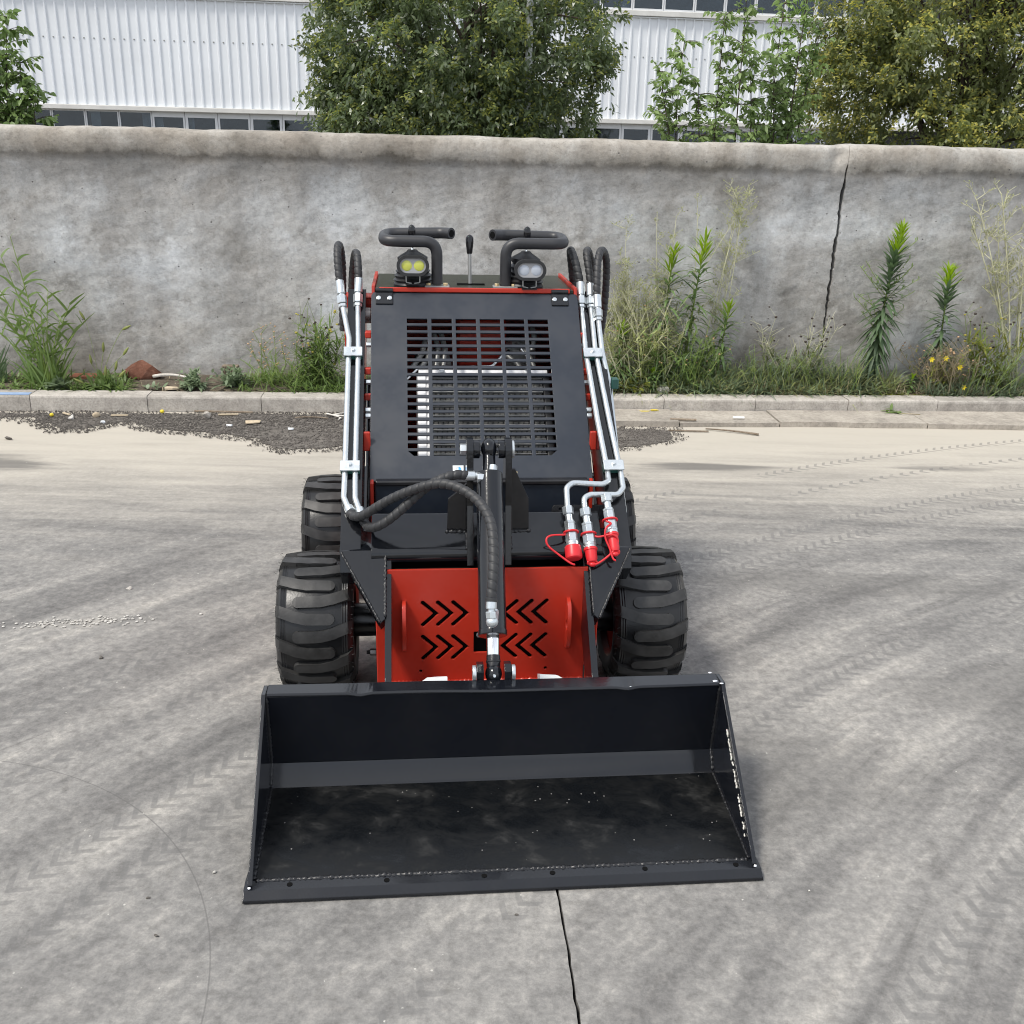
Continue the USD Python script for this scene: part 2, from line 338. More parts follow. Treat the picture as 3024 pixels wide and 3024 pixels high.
        N[f'ty{i}'] = ('math', {'math_type': 'multiply'}); K.extend([(f'tx{i}.value', f'ty{i}.value1'), (f'tt{i}.result', f'ty{i}.value2')])
        N[f'tc{i}'] = ('mix_color', {'b': (.115, .112, .108)}); K.extend([(f'ty{i}.value', f'tc{i}.fac'), (last, f'tc{i}.a')]); last = f'tc{i}.result'
    # old oil stains
    for i, (cx, cy, sx, sy, op) in enumerate([(1.02, 5.28, .42, .075, .72), (2.36, 5.35, .36, .09, .5), (-2.75, 5.02, .40, .17, .7), (-.55, 5.2, .16, .05, .35), (.75, 2.45, .55, .26, .35), (1.6, 2.9, .5, .25, .35), (1.5, 3.75, .8, .16, .35)]):
        N[f'os{i}'] = ('vector_math', {'math_type': 'subtract', 'vector2': (cx, cy, 0)}); K.append(('g.position', f'os{i}.vector1'))
        N[f'oc{i}'] = ('vector_math', {'math_type': 'multiply', 'vector2': (1 / sx, 1 / sy, 0)}); K.append((f'os{i}.vector', f'oc{i}.vector1'))
        N[f'ol{i}'] = ('vector_math', {'math_type': 'length'}); K.append((f'oc{i}.vector', f'ol{i}.vector1'))
        N[f'on{i}'] = ('math', {'math_type': 'multiply_add', 'value2': 2.2}); K.extend([('fs.fac', f'on{i}.value1'), (f'ol{i}.value', f'on{i}.value3')])
        N[f'or{i}'] = ('map_range', {'range_type': 'smoothstep', 'from_min': 2.25, 'from_max': 1.5, 'to_max': op, 'clamp': True}); K.append((f'on{i}.value', f'or{i}.value'))
        N[f'om{i}'] = ('mix_color', {'b': (.085, .081, .076)}); K.extend([(f'or{i}.result', f'om{i}.fac'), (last, f'om{i}.a')]); last = f'om{i}.result'
    # crumbs of pale grit
    N['vo'] = ('voronoi_texture', {'scale': 34.}); K += [('g.position', 'vo.vector')]
    N['vl'] = ('math', {'math_type': 'less_than', 'value2': .085}); K += [('vo.distance', 'vl.value1')]
    N['vn'] = ('math', {'math_type': 'greater_than', 'value2': .56}); K += [('md.fac', 'vn.value1')]
    N['vm'] = ('math', {'math_type': 'multiply'}); K += [('vl.value', 'vm.value1'), ('vn.value', 'vm.value2')]
    N['mv'] = ('mix_color', {'b': (.40, .385, .35)}); K += [('vm.value', 'mv.fac'), (last, 'mv.a')]; last = 'mv.result'
    N['bsum'] = ('math', {'math_type': 'multiply_add', 'value2': .6}); K += [('md.fac', 'bsum.value1'), ('gr.fac', 'bsum.value3')]
    N['b'] = ('bump', {'strength': .32, 'distance': .004}); K += [('bsum.value', 'b.height')]
    N['p'] = ('principled_bsdf', {'roughness': .82, 'specular_ior_level': .35}); K += [(last, 'p.base_color'), ('b.normal', 'p.normal')]
    mat(name, N, K)
yard_material('yard_concrete')

# rendered wall: mottled cement, dark rain band under the coping, warm coping
mat('wall_render', {
    'g': ('geometry', {}), 's': ('separate_xyz', {}),
    'n1': ('noise_texture', {'scale': 1.5, 'detail': 9., 'roughness': .62, 'distortion': .5}),
    'nm': ('mapping', {'scale': (1., 1., 1.25)}), 'n2': ('noise_texture', {'scale': 6.0, 'detail': 10., 'roughness': .74}),
    'st': ('mapping', {'scale': (4.2, 1., .55)}), 'n3': ('noise_texture', {'scale': 1.3, 'detail': 6., 'roughness': .55}),
    'zz': ('math', {'math_type': 'multiply_add', 'value2': .10}), 'zz2': ('math', {'math_type': 'multiply_add', 'value2': .10}), 'zb': ('math', {'math_type': 'multiply_add', 'value2': .55}), 'zbh': ('math', {'math_type': 'multiply', 'value2': .5}), 'br': ('rgb_ramp', {'ramp': [(.68, (1, 1, 1)), (.77, (.86, .855, .85)), (.83, (.66, .655, .65)), (.875, (.56, .55, .54))]}), 'cw': ('math', {'math_type': 'multiply_add', 'value2': .09}), 'cm': ('map_range', {'range_type': 'smoothstep', 'from_min': 1.630, 'from_max': 1.662, 'to_min': 1., 'to_max': 0., 'clamp': True}), 'mb': ('mix_color', {'blend_type': 'multiply'}),
    'zr': ('rgb_ramp', {'ramp': [(.10, (.27, .255, .235)), (.19, (.345, .338, .325)), (.42, (.365, .365, .362)), (.77, (.355, .355, .352)), (.80, (.29, .272, .246)), (.86, (.31, .288, .258)), (.98, (.33, .31, .28))]}),
    'mr': ('math', {'math_type': 'multiply', 'value2': .5}),
    'r1': ('rgb_ramp', {'ramp': [(.34, (.74, .73, .71)), (.47, (.98, .97, .955)), (.62, (1.17, 1.19, 1.21))]}), 'm1': ('mix_color', {'blend_type': 'multiply', 'fac': 1.0}),
    'r2': ('rgb_ramp', {'ramp': [(.33, (.66, .65, .635)), (.42, (.93, .925, .915)), (.50, (1.0, 1.0, 1.0)), (.57, (1.03, 1.03, 1.03)), (.67, (1.18, 1.175, 1.165))]}), 'm2': ('mix_color', {'blend_type': 'multiply', 'fac': .95}),
    'r3': ('rgb_ramp', {'ramp': [(.36, (.80, .795, .79)), (.55, (1., 1., 1.)), (.7, (1.06, 1.06, 1.06))]}), 'm3': ('mix_color', {'blend_type': 'multiply', 'fac': .9}),
    'v': ('voronoi_texture', {'scale': 16.}), 'vt': ('map_range', {'from_min': .05, 'from_max': .10, 'to_min': 1., 'to_max': 0., 'clamp': True}), 'vg': ('map_range', {'from_min': .50, 'from_max': .54, 'clamp': True}), 'vm': ('math', {'math_type': 'multiply'}),
    'mp': ('mix_color', {'b': (.13, .125, .12)}),
    'n5': ('noise_texture', {'scale': 30., 'detail': 9., 'roughness': .82}), 'r5': ('rgb_ramp', {'ramp': [(.34, (.74, .735, .725)), (.48, (1., 1., 1.)), (.66, (1.20, 1.195, 1.185))]}), 'm5': ('mix_color', {'blend_type': 'multiply', 'fac': 1.0}),
    'n6': ('noise_texture', {'scale': 2.3, 'detail': 14., 'roughness': .70}), 'r6': ('rgb_ramp', {'ramp': [(.40, (.86, .84, .815)), (.435, (.985, .975, .96)), (.53, (1., 1., 1.)), (.555, (1.10, 1.115, 1.13))]}), 'm6': ('mix_color', {'blend_type': 'multiply', 'fac': 1.0}),
    'v2': ('voronoi_texture', {'scale': 62.}), 'v2t': ('map_range', {'from_min': .10, 'from_max': .22, 'to_min': .75, 'to_max': 0., 'clamp': True}), 'v2g': ('map_range', {'from_min': .555, 'from_max': .60, 'clamp': True}), 'v2m': ('math', {'math_type': 'multiply'}), 'mp2': ('mix_color', {'b': (.16, .155, .148)}),
    'gn': ('noise_texture', {'scale': 55., 'detail': 5., 'roughness': .7}), 'bs': ('math', {'math_type': 'multiply_add', 'value2': .35}), 'bs2': ('math', {'math_type': 'multiply_add', 'value2': -.8}),
    'b': ('bump', {'strength': .6, 'distance': .012}), 'p': ('principled_bsdf', {'roughness': .9, 'specular_ior_level': .2})},
    [('g.position', 's.vector'), ('g.position', 'n1.vector'), ('g.position', 'nm.vector'), ('nm.vector', 'n2.vector'), ('g.position', 'st.vector'), ('st.vector', 'n3.vector'),
     ('n3.fac', 'zz.value1'), ('s.z', 'zz.value3'), ('n1.fac', 'zz2.value1'), ('zz.value', 'zz2.value3'), ('zz2.value', 'mr.value1'), ('mr.value', 'zr.fac'), ('n1.fac', 'zb.value1'), ('s.z', 'zb.value3'), ('zb.value', 'zbh.value1'), ('zbh.value', 'br.fac'), ('n2.fac', 'cw.value1'), ('zz2.value', 'cw.value3'), ('cw.value', 'cm.value'), ('cm.result', 'mb.fac'), ('zr.color', 'mb.a'), ('br.color', 'mb.b'),
     ('n1.fac', 'r1.fac'), ('mb.result', 'm1.a'), ('r1.color', 'm1.b'), ('n2.fac', 'r2.fac'), ('m1.result', 'm2.a'), ('r2.color', 'm2.b'),
     ('n3.fac', 'r3.fac'), ('m2.result', 'm3.a'), ('r3.color', 'm3.b'),
     ('g.position', 'v.vector'), ('v.distance', 'vt.value'), ('n2.fac', 'vg.value'), ('vt.result', 'vm.value1'), ('vg.result', 'vm.value2'), ('vm.value', 'mp.fac'), ('m3.result', 'm5.a'), ('r5.color', 'm5.b'), ('m5.result', 'm6.a'), ('r6.color', 'm6.b'), ('m6.result', 'mp.a'), ('mp.result', 'mp2.a'), ('v2m.value', 'mp2.fac'), ('mp2.result', 'p.base_color'),
     ('g.position', 'n5.vector'), ('n5.fac', 'r5.fac'), ('g.position', 'n6.vector'), ('n6.fac', 'r6.fac'), ('g.position', 'v2.vector'), ('v2.distance', 'v2t.value'), ('n2.fac', 'v2g.value'), ('v2t.result', 'v2m.value1'), ('v2g.result', 'v2m.value2'),
     ('g.position', 'gn.vector'), ('gn.fac', 'bs.value1'), ('n2.fac', 'bs.value3'), ('vm.value', 'bs2.value1'), ('bs.value', 'bs2.value3'), ('bs2.value', 'b.height'), ('b.normal', 'p.normal')])

def stone(name, dark, mid, light, scale=9., bump=.5, dist=.006, rough=.88):
    mat(name, {'g': ('geometry', {}), 'n': ('noise_texture', {'scale': scale, 'detail': 10., 'roughness': .68}), 'n2': ('noise_texture', {'scale': scale * 9, 'detail': 4., 'roughness': .7}),
               'r': ('rgb_ramp', {'ramp': [(.3, dark), (.5, mid), (.7, light)]}), 'r2': ('rgb_ramp', {'ramp': [(.3, (.72, .72, .72)), (.5, (1, 1, 1)), (.7, (1.2, 1.2, 1.2))]}),
               'm': ('mix_color', {'blend_type': 'multiply', 'fac': .9}), 'oi': ('object_info', {}), 'om': ('map_range', {'to_min': .88, 'to_max': 1.12}), 'hs': ('hsv', {}),
               'b': ('bump', {'strength': bump, 'distance': dist}), 'p': ('principled_bsdf', {'roughness': rough, 'specular_ior_level': .25})},
        [('g.position', 'n.vector'), ('g.position', 'n2.vector'), ('n.fac', 'r.fac'), ('n2.fac', 'r2.fac'), ('r.color', 'm.a'), ('r2.color', 'm.b'), ('oi.random', 'om.value'), ('om.result', 'hs.value'), ('m.result', 'hs.color'), ('hs.color', 'p.base_color'),
         ('n2.fac', 'b.height'), ('b.normal', 'p.normal')])
stone('kerb_concrete', (.23, .21, .188), (.34, .315, .28), (.42, .39, .35))
stone('gutter_concrete', (.21, .19, .165), (.31, .28, .24), (.39, .355, .305), 5.)
stone('gravel_mat', (.075, .068, .060), (.135, .122, .108), (.22, .20, .175), 18., .9, .008)
stone('soil', (.06, .048, .036), (.10, .082, .062), (.17, .14, .105), 10., .9, .012)
stone('brick_red', (.16, .06, .035), (.26, .10, .06), (.34, .16, .10), 14.)
stone('rust_brown', (.07, .03, .02), (.13, .055, .035), (.20, .10, .07), 11.)
stone('pale_rubble', (.36, .34, .31), (.50, .48, .44), (.62, .60, .56), 14.)
stone('card', (.36, .29, .20), (.46, .38, .27), (.52, .44, .33), 8., .2)
stone('dry_wood', (.11, .085, .06), (.19, .15, .11), (.30, .25, .19), 22.)
stone('bone_grey', (.42, .39, .35), (.55, .52, .47), (.66, .63, .58), 20.)
mat('grit_mix', {'g': ('geometry', {}), 'r': ('rgb_ramp', {'ramp': [(0, (.10, .090, .080)), (.35, (.165, .150, .132)), (.7, (.23, .21, .185)), (.92, (.32, .295, .26)), (1, (.50, .47, .43))]}), 'n': ('noise_texture', {'scale': 3.5, 'detail': 4.}),
    'rr': ('map_range', {'from_min': .3, 'from_max': .7, 'to_min': .7, 'to_max': 1.25}), 'h': ('hsv', {}), 'p': ('principled_bsdf', {'roughness': .9, 'specular_ior_level': .2})},
    [('g.random_per_island', 'r.fac'), ('g.position', 'n.vector'), ('n.fac', 'rr.value'), ('rr.result', 'h.value'), ('r.color', 'h.color'), ('h.color', 'p.base_color')])
plain('yellow_fruit', (.60, .46, .03), .5, .4, .2, 60.)
plain('white_plastic', (.72, .74, .75), .4)
plain('blue_paint', (.24, .33, .48), .7, .2, .2, 12.)

def leafmat(name, cols, trans=.28, rough=.45, spec=.35):
    """per-leaf colour, some light through the blade"""
    mat(name, {'g': ('geometry', {}), 'r': ('rgb_ramp', {'ramp': [(i / (len(cols) - 1), c) for i, c in enumerate(cols)]}),
               'n': ('noise_texture', {'scale': 1.7, 'detail': 3.}), 'rr': ('map_range', {'from_min': .3, 'from_max': .7, 'to_min': .72, 'to_max': 1.3}), 'h': ('hsv', {}),
               'p': ('principled_bsdf', {'roughness': rough, 'specular_ior_level': spec}), 't': ('translucent_bsdf', {}), 'ht': ('hsv', {'saturation': 1.15, 'value': 1.5}), 'x': ('mix_closure', {'fac': trans})},
        [('g.random_per_island', 'r.fac'), ('g.position', 'n.vector'), ('n.fac', 'rr.value'), ('rr.result', 'h.value'), ('r.color', 'h.color'), ('h.color', 'p.base_color'), ('h.color', 'ht.color'), ('ht.color', 't.color'),
         ('p.BSDF', 'x.closure1'), ('t.BSDF', 'x.closure2')], surface='x.closure')
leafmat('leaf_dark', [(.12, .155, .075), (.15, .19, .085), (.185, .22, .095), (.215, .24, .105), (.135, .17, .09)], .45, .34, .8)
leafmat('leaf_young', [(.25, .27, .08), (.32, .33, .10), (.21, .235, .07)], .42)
leafmat('leaf_gold', [(.38, .36, .10), (.44, .41, .115), (.31, .32, .09)], .42)
leafmat('leaf_olive', [(.16, .185, .075), (.20, .22, .082), (.235, .24, .092), (.17, .19, .08)], .45, .40, .5)
leafmat('leaf_light', [(.18, .25, .09), (.22, .30, .105), (.155, .215, .075), (.26, .33, .125)], .38)
leafmat('leaf_weed', [(.14, .205, .065), (.18, .25, .08), (.22, .275, .10), (.11, .16, .06)], .3)
leafmat('leaf_horse', [(.14, .215, .08), (.17, .24, .09), (.20, .27, .11)], .28)
leafmat('leaf_deep', [(.085, .13, .065), (.105, .155, .075), (.13, .18, .085)], .24)
leafmat('leaf_tip', [(.20, .30, .03), (.27, .36, .04), (.16, .26, .03)], .35)
leafmat('leaf_grey', [(.17, .22, .13), (.22, .27, .17), (.13, .18, .10)], .3)
leafmat('leaf_blue', [(.16, .205, .125), (.21, .25, .16), (.12, .16, .09)], .3)
leafmat('leaf_wispy', [(.30, .32, .15), (.37, .38, .20), (.25, .28, .12), (.42, .41, .25)], .38)
leafmat('stalk_dry', [(.30, .25, .16), (.22, .18, .11), (.36, .31, .21)], .1)
leafmat('leaf_yellowgreen', [(.20, .22, .05), (.27, .27, .06), (.15, .18, .04)], .3)
leafmat('seed_dark', [(.035, .024, .018), (.055, .038, .028)], .0)
leafmat('flower_yellow', [(.70, .56, .03), (.62, .48, .03)], .2)
leafmat('seed_gold', [(.32, .27, .05), (.40, .34, .08)], .1)
leafmat('seed_pale', [(.45, .30, .18), (.52, .38, .24), (.40, .34, .2)], .2)
leafmat('foxtail', [(.24, .27, .08), (.30, .32, .11)], .25)
plain('bark', (.075, .060, .048), .9, .2, .35, 16., .6, .01)
plain('stem_green', (.16, .22, .05), .6, .3, .2, 20.)
plain('stem_pale', (.46, .45, .30), .7, .3, .2, 20.)

# building
plain('white_sheet', (.68, .70, .72), .45, .4, .05, .8)
plain('trim_white', (.56, .55, .52), .55, .4, .12, 2.5)
plain('frame_white', (.55, .56, .57), .5, .4, .06, 3.)
plain('interior_grey', (.10, .105, .11), .9, .2, .3, .6)
plain('curtain', (.42, .44, .45), .9, .2, .2, 4.)
mat('window_glass', {'f': ('fresnel', {'IOR': 1.55}), 't': ('transparent_bsdf', {'color': (.62, .68, .72)}), 'g': ('glossy_bsdf', {'color': (.9, .95, 1.), 'roughness': .03}), 'x': ('mix_closure', {})},
    [('f.fac', 'x.fac'), ('t.BSDF', 'x.closure1'), ('g.BSDF', 'x.closure2')], surface='x.closure')
plain('pole_paint', (.60, .61, .61), .4, .5, .06, 6.)
stone('earth', (.07, .065, .05), (.11, .10, .08), (.16, .14, .11), 2.)

# ------------------------------------------------------------------ ground, yard slabs, kerb
SY = math.radians(4.4); SO = A([0, 6.31, 0])                     # frame of the kerb and wall: x along, y towards the wall
cS, sS = math.cos(SY), math.sin(SY)
def SW(x, y, z=0.0):
    x, y, z = np.broadcast_arrays(A(x, float), A(y, float), A(z, float))
    return np.stack([x * cS - y * sS, SO[1] + x * sS + y * cS, z], -1)
def toS(m): m.vertices = SW(m.vertices[:, 0], m.vertices[:, 1], m.vertices[:, 2]); return m

tag(obj('ground', trimesh.Trimesh([[-150, -150, -.13], [150, -150, -.13], [150, 150, -.13], [-150, 150, -.13]], [[0, 1, 2], [0, 2, 3]]), 'earth'), kind='structure')
rng = np.random.default_rng(5)
ys = np.linspace(-12, -.004, 500); jit = np.cumsum(rng.normal(0, .0005, 500)); jit -= np.linspace(jit[0], jit[-1], 500)
jx = -.202 + jit + rng.normal(0, .0007, 500)
gap = .0026 + .0006 * np.abs(rng.normal(0, 1, 500))
pl = Polygon(list(zip(jx - gap, ys)) + [(-14, -.004), (-14, -12)])
prr = Polygon(list(zip(jx + gap, ys)) + [(14, -.004), (14, -12)])
for pg in (pl, prr):
    m = trimesh.creation.extrude_polygon(pg, .12, engine='earcut'); m.vertices[:, 2] -= .12
    obj('yard_pavement', toS(m), 'yard_concrete', kind='structure')

# planting strip of soil behind the kerb
def grid(xs, ys_, zf):
    X, Y = np.meshgrid(xs, ys_, indexing='ij'); Z = zf(X, Y); V = np.stack([X, Y, Z], -1).reshape(-1, 3)
    i = (np.arange(len(xs) - 1)[:, None] * len(ys_) + np.arange(len(ys_) - 1)[None]).ravel()
    return trimesh.Trimesh(V, np.concatenate([np.c_[i, i + len(ys_), i + len(ys_) + 1], np.c_[i, i + len(ys_) + 1, i + 1]]), process=False)
soil = grid(np.linspace(-7, 7, 350), np.linspace(.148, .70, 20), lambda X, Y: .078 + .05 * meshkit.fbm(np.stack([X * 3, Y * 5, 0 * X], -1), 4, 3) * np.clip((Y - .148) / .1, .2, 1))
obj('planting_bed', toS(soil), 'soil', kind='structure', smooth=True)

kerb = thing('kerb', None, None, kind='structure')
def kerb_stone(x0, x1, dz=0., dy=0., tilt=0.):
    g = .004
    prof = [(-.0, -.12), (-.0, .085), (.003, .094), (.012, .1), (.138, .1), (.146, .094), (.148, .085), (.148, -.12)]
    m = trimesh.creation.extrude_polygon(Polygon(prof), x1 - x0 - g, engine='earcut')
    m = trimesh.Trimesh(m.vertices, m.faces); v = m.vertices
    m.vertices = np.c_[x0 + g / 2 + v[:, 2], v[:, 0] + dy + tilt * (v[:, 2] - .3), v[:, 1] + dz]
    return toS(m)
rng = np.random.default_rng(11)
edges = [-6.47, -5.82, -5.17, -4.52, -3.87, -3.21, -2.965, -2.265, -1.575, -.92, -.27, .36, .955, 1.55, 2.16, 2.755, 3.35, 3.97, 4.6, 5.2]
for a, b in zip(edges[:-1], edges[1:]):
    p = obj('kerb_stone', kerb_stone(a, b, rng.normal(0, .002), rng.normal(0, .002), rng.normal(0, .004)), 'kerb_concrete', kerb)
bp = obj('paint_patch', toS(cbox((-3.12, .035, .1012), (.30, .055, .0035), .001)), 'blue_paint', kerb, label='faded blue paint on the kerb stone at the left edge')

# gutter strip of older concrete at the right, cracked into pieces
rng = np.random.default_rng(3)
gut = thing('gutter', None, None, kind='structure')
cuts = [.50, .99, 1.62, 2.55, 3.9, 6.0]
for a, b in zip(cuts[:-1], cuts[1:]):
    xs = np.linspace(a + .004, b - .004, 24)
    n = lambda s: .016 * (meshkit.fbm(np.c_[xs * 3.1, 0 * xs + s, 0 * xs], 3, 9) - .5)
    top = [(x, -.004) for x in xs]; bot = [(x, -.30 - .05 * (x > 2) * min(1, (x - 2)) + d * 2.2) for x, d in zip(xs, n(0))]
    m = trimesh.creation.extrude_polygon(Polygon(bot + top[::-1]), .10, engine='earcut'); m.vertices[:, 2] += -.068 + rng.normal(0, .002)
    obj('gutter_piece', toS(m), 'gutter_concrete', gut)

# gravel and grit washed up against the kerb
def rough_patch(poly, seed, peak, n_stone, smin, smax, name, label):
    rng = np.random.default_rng(seed)
    c = A(poly.exterior.coords)[:-1]; q = []
    for a, b in zip(c, np.roll(c, -1, 0)):
        k = max(2, int(np.linalg.norm(b - a) / .02))
        for t in np.arange(k) / k: q.append(a + (b - a) * t)
    q = A(q); q += (meshkit.fbm(np.c_[q * 14, 0 * q[:, :1]], 3, seed)[:, None] - .5) * .07
    pg = Polygon(q).buffer(0)
    x0, y0, x1, y1 = pg.bounds; x0 -= .05; y0 -= .05; x1 += .05; y1 = min(y1 + .02, -.006)
    inner = pg.buffer(-.045).buffer(.0); inner = max(getattr(inner, 'geoms', [inner]), key=lambda g: g.area)
    V, F = trimesh.creation.triangulate_polygon(inner, engine='earcut')
    m = trimesh.Trimesh(np.c_[V, np.full(len(V), .004)], F)
    ico = trimesh.creation.icosphere(subdivisions=0); ms = [m]
    from shapely import contains_xy
    P = np.c_[rng.uniform(x0, x1, n_stone * 3), rng.uniform(y0, y1, n_stone * 3)]
    dens = meshkit.fbm(np.c_[P * 4, 0 * P[:, :1]], 3, seed + 1)
    edge = A([pg.exterior.distance(Point(*p)) * (1 if pg.contains(Point(*p)) else -1) for p in P])
    P = P[(edge > -.05) & (dens + rng.uniform(-.2, .2, len(P)) + np.clip(edge * 5, -.3, .12) > .40)][:n_stone]
    r = np.exp(rng.uniform(np.log(smin), np.log(smax), len(P)))
    V = ico.vertices[None] * (r[:, None, None] * rng.uniform(.6, 1.3, (len(P), 12, 1))) * A([1, 1, .75]) + np.c_[P, .004 + r * .4][:, None]
    F = ico.faces[None] + (np.arange(len(P)) * 12)[:, None, None]
    g_ = obj(name, toS(m), 'gravel_mat', kind='stuff', label=label, cat='gravel')
    obj('loose_stones', toS(trimesh.Trimesh(V.reshape(-1, 3), F.reshape(-1, 3), process=False)), 'grit_mix', g_, kind='stuff')
    return g_
gl = Polygon([(-3.6, -.20), (-3.07, -.21), (-2.94, -.19), (-2.72, -.37), (-2.68, -.47), (-2.52, -.46), (-2.44, -.37), (-2.31, -.27), (-2.19, -.42), (-1.9, -.51), (-1.66, -.57), (-1.49, -.69), (-1.42, -.81), (-1.28, -.86), (-1.01, -.79), (-.6, -.62), (-.2, -.5), (-.2, -.01), (-3.6, -.01)])
rough_patch(gl, 21, .02, 12000, .0018, .0072, 'gravel', 'dark asphalt gravel and grit spread below the kerb left of the loader')
gr = Polygon([(.1, -.6), (.44, -.81), (.62, -.79), (.87, -.68), (.95, -.52), (.97, -.33), (.60, -.32), (.3, -.3)])
rough_patch(gr, 22, .015, 2200, .002, .006, 'gravel', 'brown grit patch on the concrete right of the loader by the gutter')

# ------------------------------------------------------------------ boundary wall in two lengths, split by a crack
wall = thing('boundary_wall', 'long grey cement-rendered boundary wall with rounded coping and a jagged crack', 'wall')
def crack_x(z):
    z = A(z, float)
    return 2.165 + .016 * z + .022 * (meshkit.fbm(np.stack([z * 9, 0 * z, 0 * z], -1), 5, 77) - .5) * np.clip((1.55 - z) * 4, 0, 1) + .014 * (meshkit.fbm(np.stack([z * 36, 0 * z, 0 * z], -1), 3, 78) - .5) * np.clip((1.5 - z) * 4, 0, 1)
def crack_w(z):
    z = A(z, float)
    return np.where(z > 1.52, .0012, .0045 + .0150 * meshkit.fbm(np.stack([z * 9, 0 * z + 4, 0 * z], -1), 3, 5) * np.clip((1.52 - z) * 8, .3, 1) * np.clip(.55 + z * .6, 0, 1))
front = [(0, z) for z in np.linspace(-.12, 1.46, 130)]
prof = front + [(-.003, 1.485), (-.012, 1.503), (-.022, 1.525), (-.026, 1.56), (-.023, 1.60), (-.012, 1.625), (.008, 1.637), (.05, 1.642), (.13, 1.645), (.21, 1.638), (.25, 1.60), (.245, 1.54), (.22, 1.48), (.22, -.12)]
prof = A(prof)
def wall_part(u_fn, nx, side):
    nz = len(prof); U = np.linspace(0, 1, nx)
    X = np.zeros((nx, nz)); Y = np.zeros((nx, nz)); Z = np.zeros((nx, nz))
    for j, (py, pz) in enumerate(prof): X[:, j] = u_fn(U, pz); Y[:, j] = .62 + py; Z[:, j] = pz
    q = np.stack([X, 0 * X, Z], -1)
    isf = (np.arange(nz) < nz - 4)[None]
    cap = np.clip((Z - 1.44) / .08, 0, 1)
    dn = .030 * (meshkit.fbm(q * 1.6, 3, 1) - .5) + .016 * (meshkit.fbm(q * A([3.5, 1, 6.]), 4, 2) - .5) + .006 * (meshkit.fbm(q * 22, 3, 4) - .5)
    dn += cap * .014 * (meshkit.fbm(q * A([2.2, 1, 9]), 3, 6) - .5)
    Y += np.where(isf, dn, 0)
    Z += cap * (.022 * (meshkit.fbm(np.stack([X * 1.7, 0 * X, 0 * X], -1), 4, 8) - .5) + .012 * (meshkit.fbm(np.stack([X * 9, 0 * X, 0 * X], -1), 3, 12) - .5))
    # broken coping beside the crack
    nt = np.exp(-(((X - 2.125) / .055) ** 2 + ((Z - 1.575) / .055) ** 2)) * cap
    Y += np.where(isf, .05 * nt, 0); Z -= .018 * nt * (Z > 1.6)
    V = np.stack([X, Y, Z], -1).reshape(-1, 3)
    i = (np.arange(nx - 1)[:, None] * nz + np.arange(nz)[None]); j = np.arange(nx - 1)[:, None] * nz + (np.arange(nz)[None] + 1) % nz
    F = [np.stack([i, i + nz, j + nz], -1).reshape(-1, 3), np.stack([i, j + nz, j], -1).reshape(-1, 3)]
    for e, flip in ((0, 0), (nx - 1, 1)):                       # close the ends, straight back from the face
        ring = e * nz + np.arange(nz - 4); k = len(V); bk = V[ring].copy(); bk[:, 1] = .83; V = np.vstack([V, bk]); q = k + np.arange(len(ring) - 1)
        t = np.concatenate([np.c_[ring[:-1], ring[1:], q + 1], np.c_[ring[:-1], q + 1, q]]); F.append(t[:, ::-1] if flip else t)
    return toS(trimesh.Trimesh(V, np.concatenate(F), process=False))
obj('wall_length', wall_part(lambda U, z: -6.5 + U * (crack_x(z) - crack_w(z) + 6.5), 380, -1), 'wall_render', wall, smooth=35)
obj('wall_length', wall_part(lambda U, z: crack_x(z) + crack_w(z) + U * (6.5 - crack_x(z) - crack_w(z)), 190, 1), 'wall_render', wall, smooth=35)

# ------------------------------------------------------------------ factory behind the wall
BY = math.radians(7.5)
fac = thing('factory_building', 'long white factory hall of ribbed steel sheet with bands of windows behind the trees', 'building', (0, 22, 0), BY)
def rib_sheet(x0, x1, z0, z1, pitch=.181):
    xs, yy = [], []
    x = x0
    while x < x1:
        for dx, y in ((0, 0), (.122, 0), (.132, -.026), (.158, -.026), (.168, 0), (.181, 0)):
            xs.append(x + dx); yy.append(y)
        x += pitch
    xs, yy = A(xs), A(yy); n = len(xs)
    V = np.vstack([np.c_[xs, yy, np.full(n, z0)], np.c_[xs, yy, np.full(n, z1)], np.c_[xs, yy + .03 + 0 * xs, np.full(n, z1)], np.c_[xs, yy + .03, np.full(n, z0)]])
    F = []
    for k in range(n - 1):
        for a in range(4):
            b = (a + 1) % 4
            F += [[a * n + k, a * n + k + 1, b * n + k + 1], [a * n + k, b * n + k + 1, b * n + k]]
    return trimesh.Trimesh(V, F, process=False)
for k in range(4):
    obj('ribbed_sheet', rib_sheet(-15.93 + k * 44 * .181, -15.93 + (k + 1) * 44 * .181 - .02, 2.06, 3.93), 'white_sheet', fac)
obj('ribbed_sheet', rib_sheet(-16.03, 16., 5.30, 7.2), 'white_sheet', fac)
sx = np.arange(-15.93 + .061, 15.7, .181); sb = cbox((0, 0, 0), (.026, .010, .022), .003)
obj('sheet_screw', trimesh.Trimesh((sb.vertices[None] + np.stack([sx, 0 * sx - .004, 0 * sx + 3.22], -1)[:, None]).reshape(-1, 3), (sb.faces[None] + (np.arange(len(sx)) * len(sb.vertices))[:, None, None]).reshape(-1, 3), process=False), 'grey_steel', fac, kind='stuff')
obj('sill_band', cbox((0, -.02, 2.015), (32.2, .14, .085), .008), 'trim_white', fac)
obj('sill_band', cbox((0, -.02, 4.005), (32.2, .13, .10), .008), 'trim_white', fac)
obj('flashing', cbox((0, -.012, 3.938), (32.2, .07, .022), .004), 'white_sheet', fac)
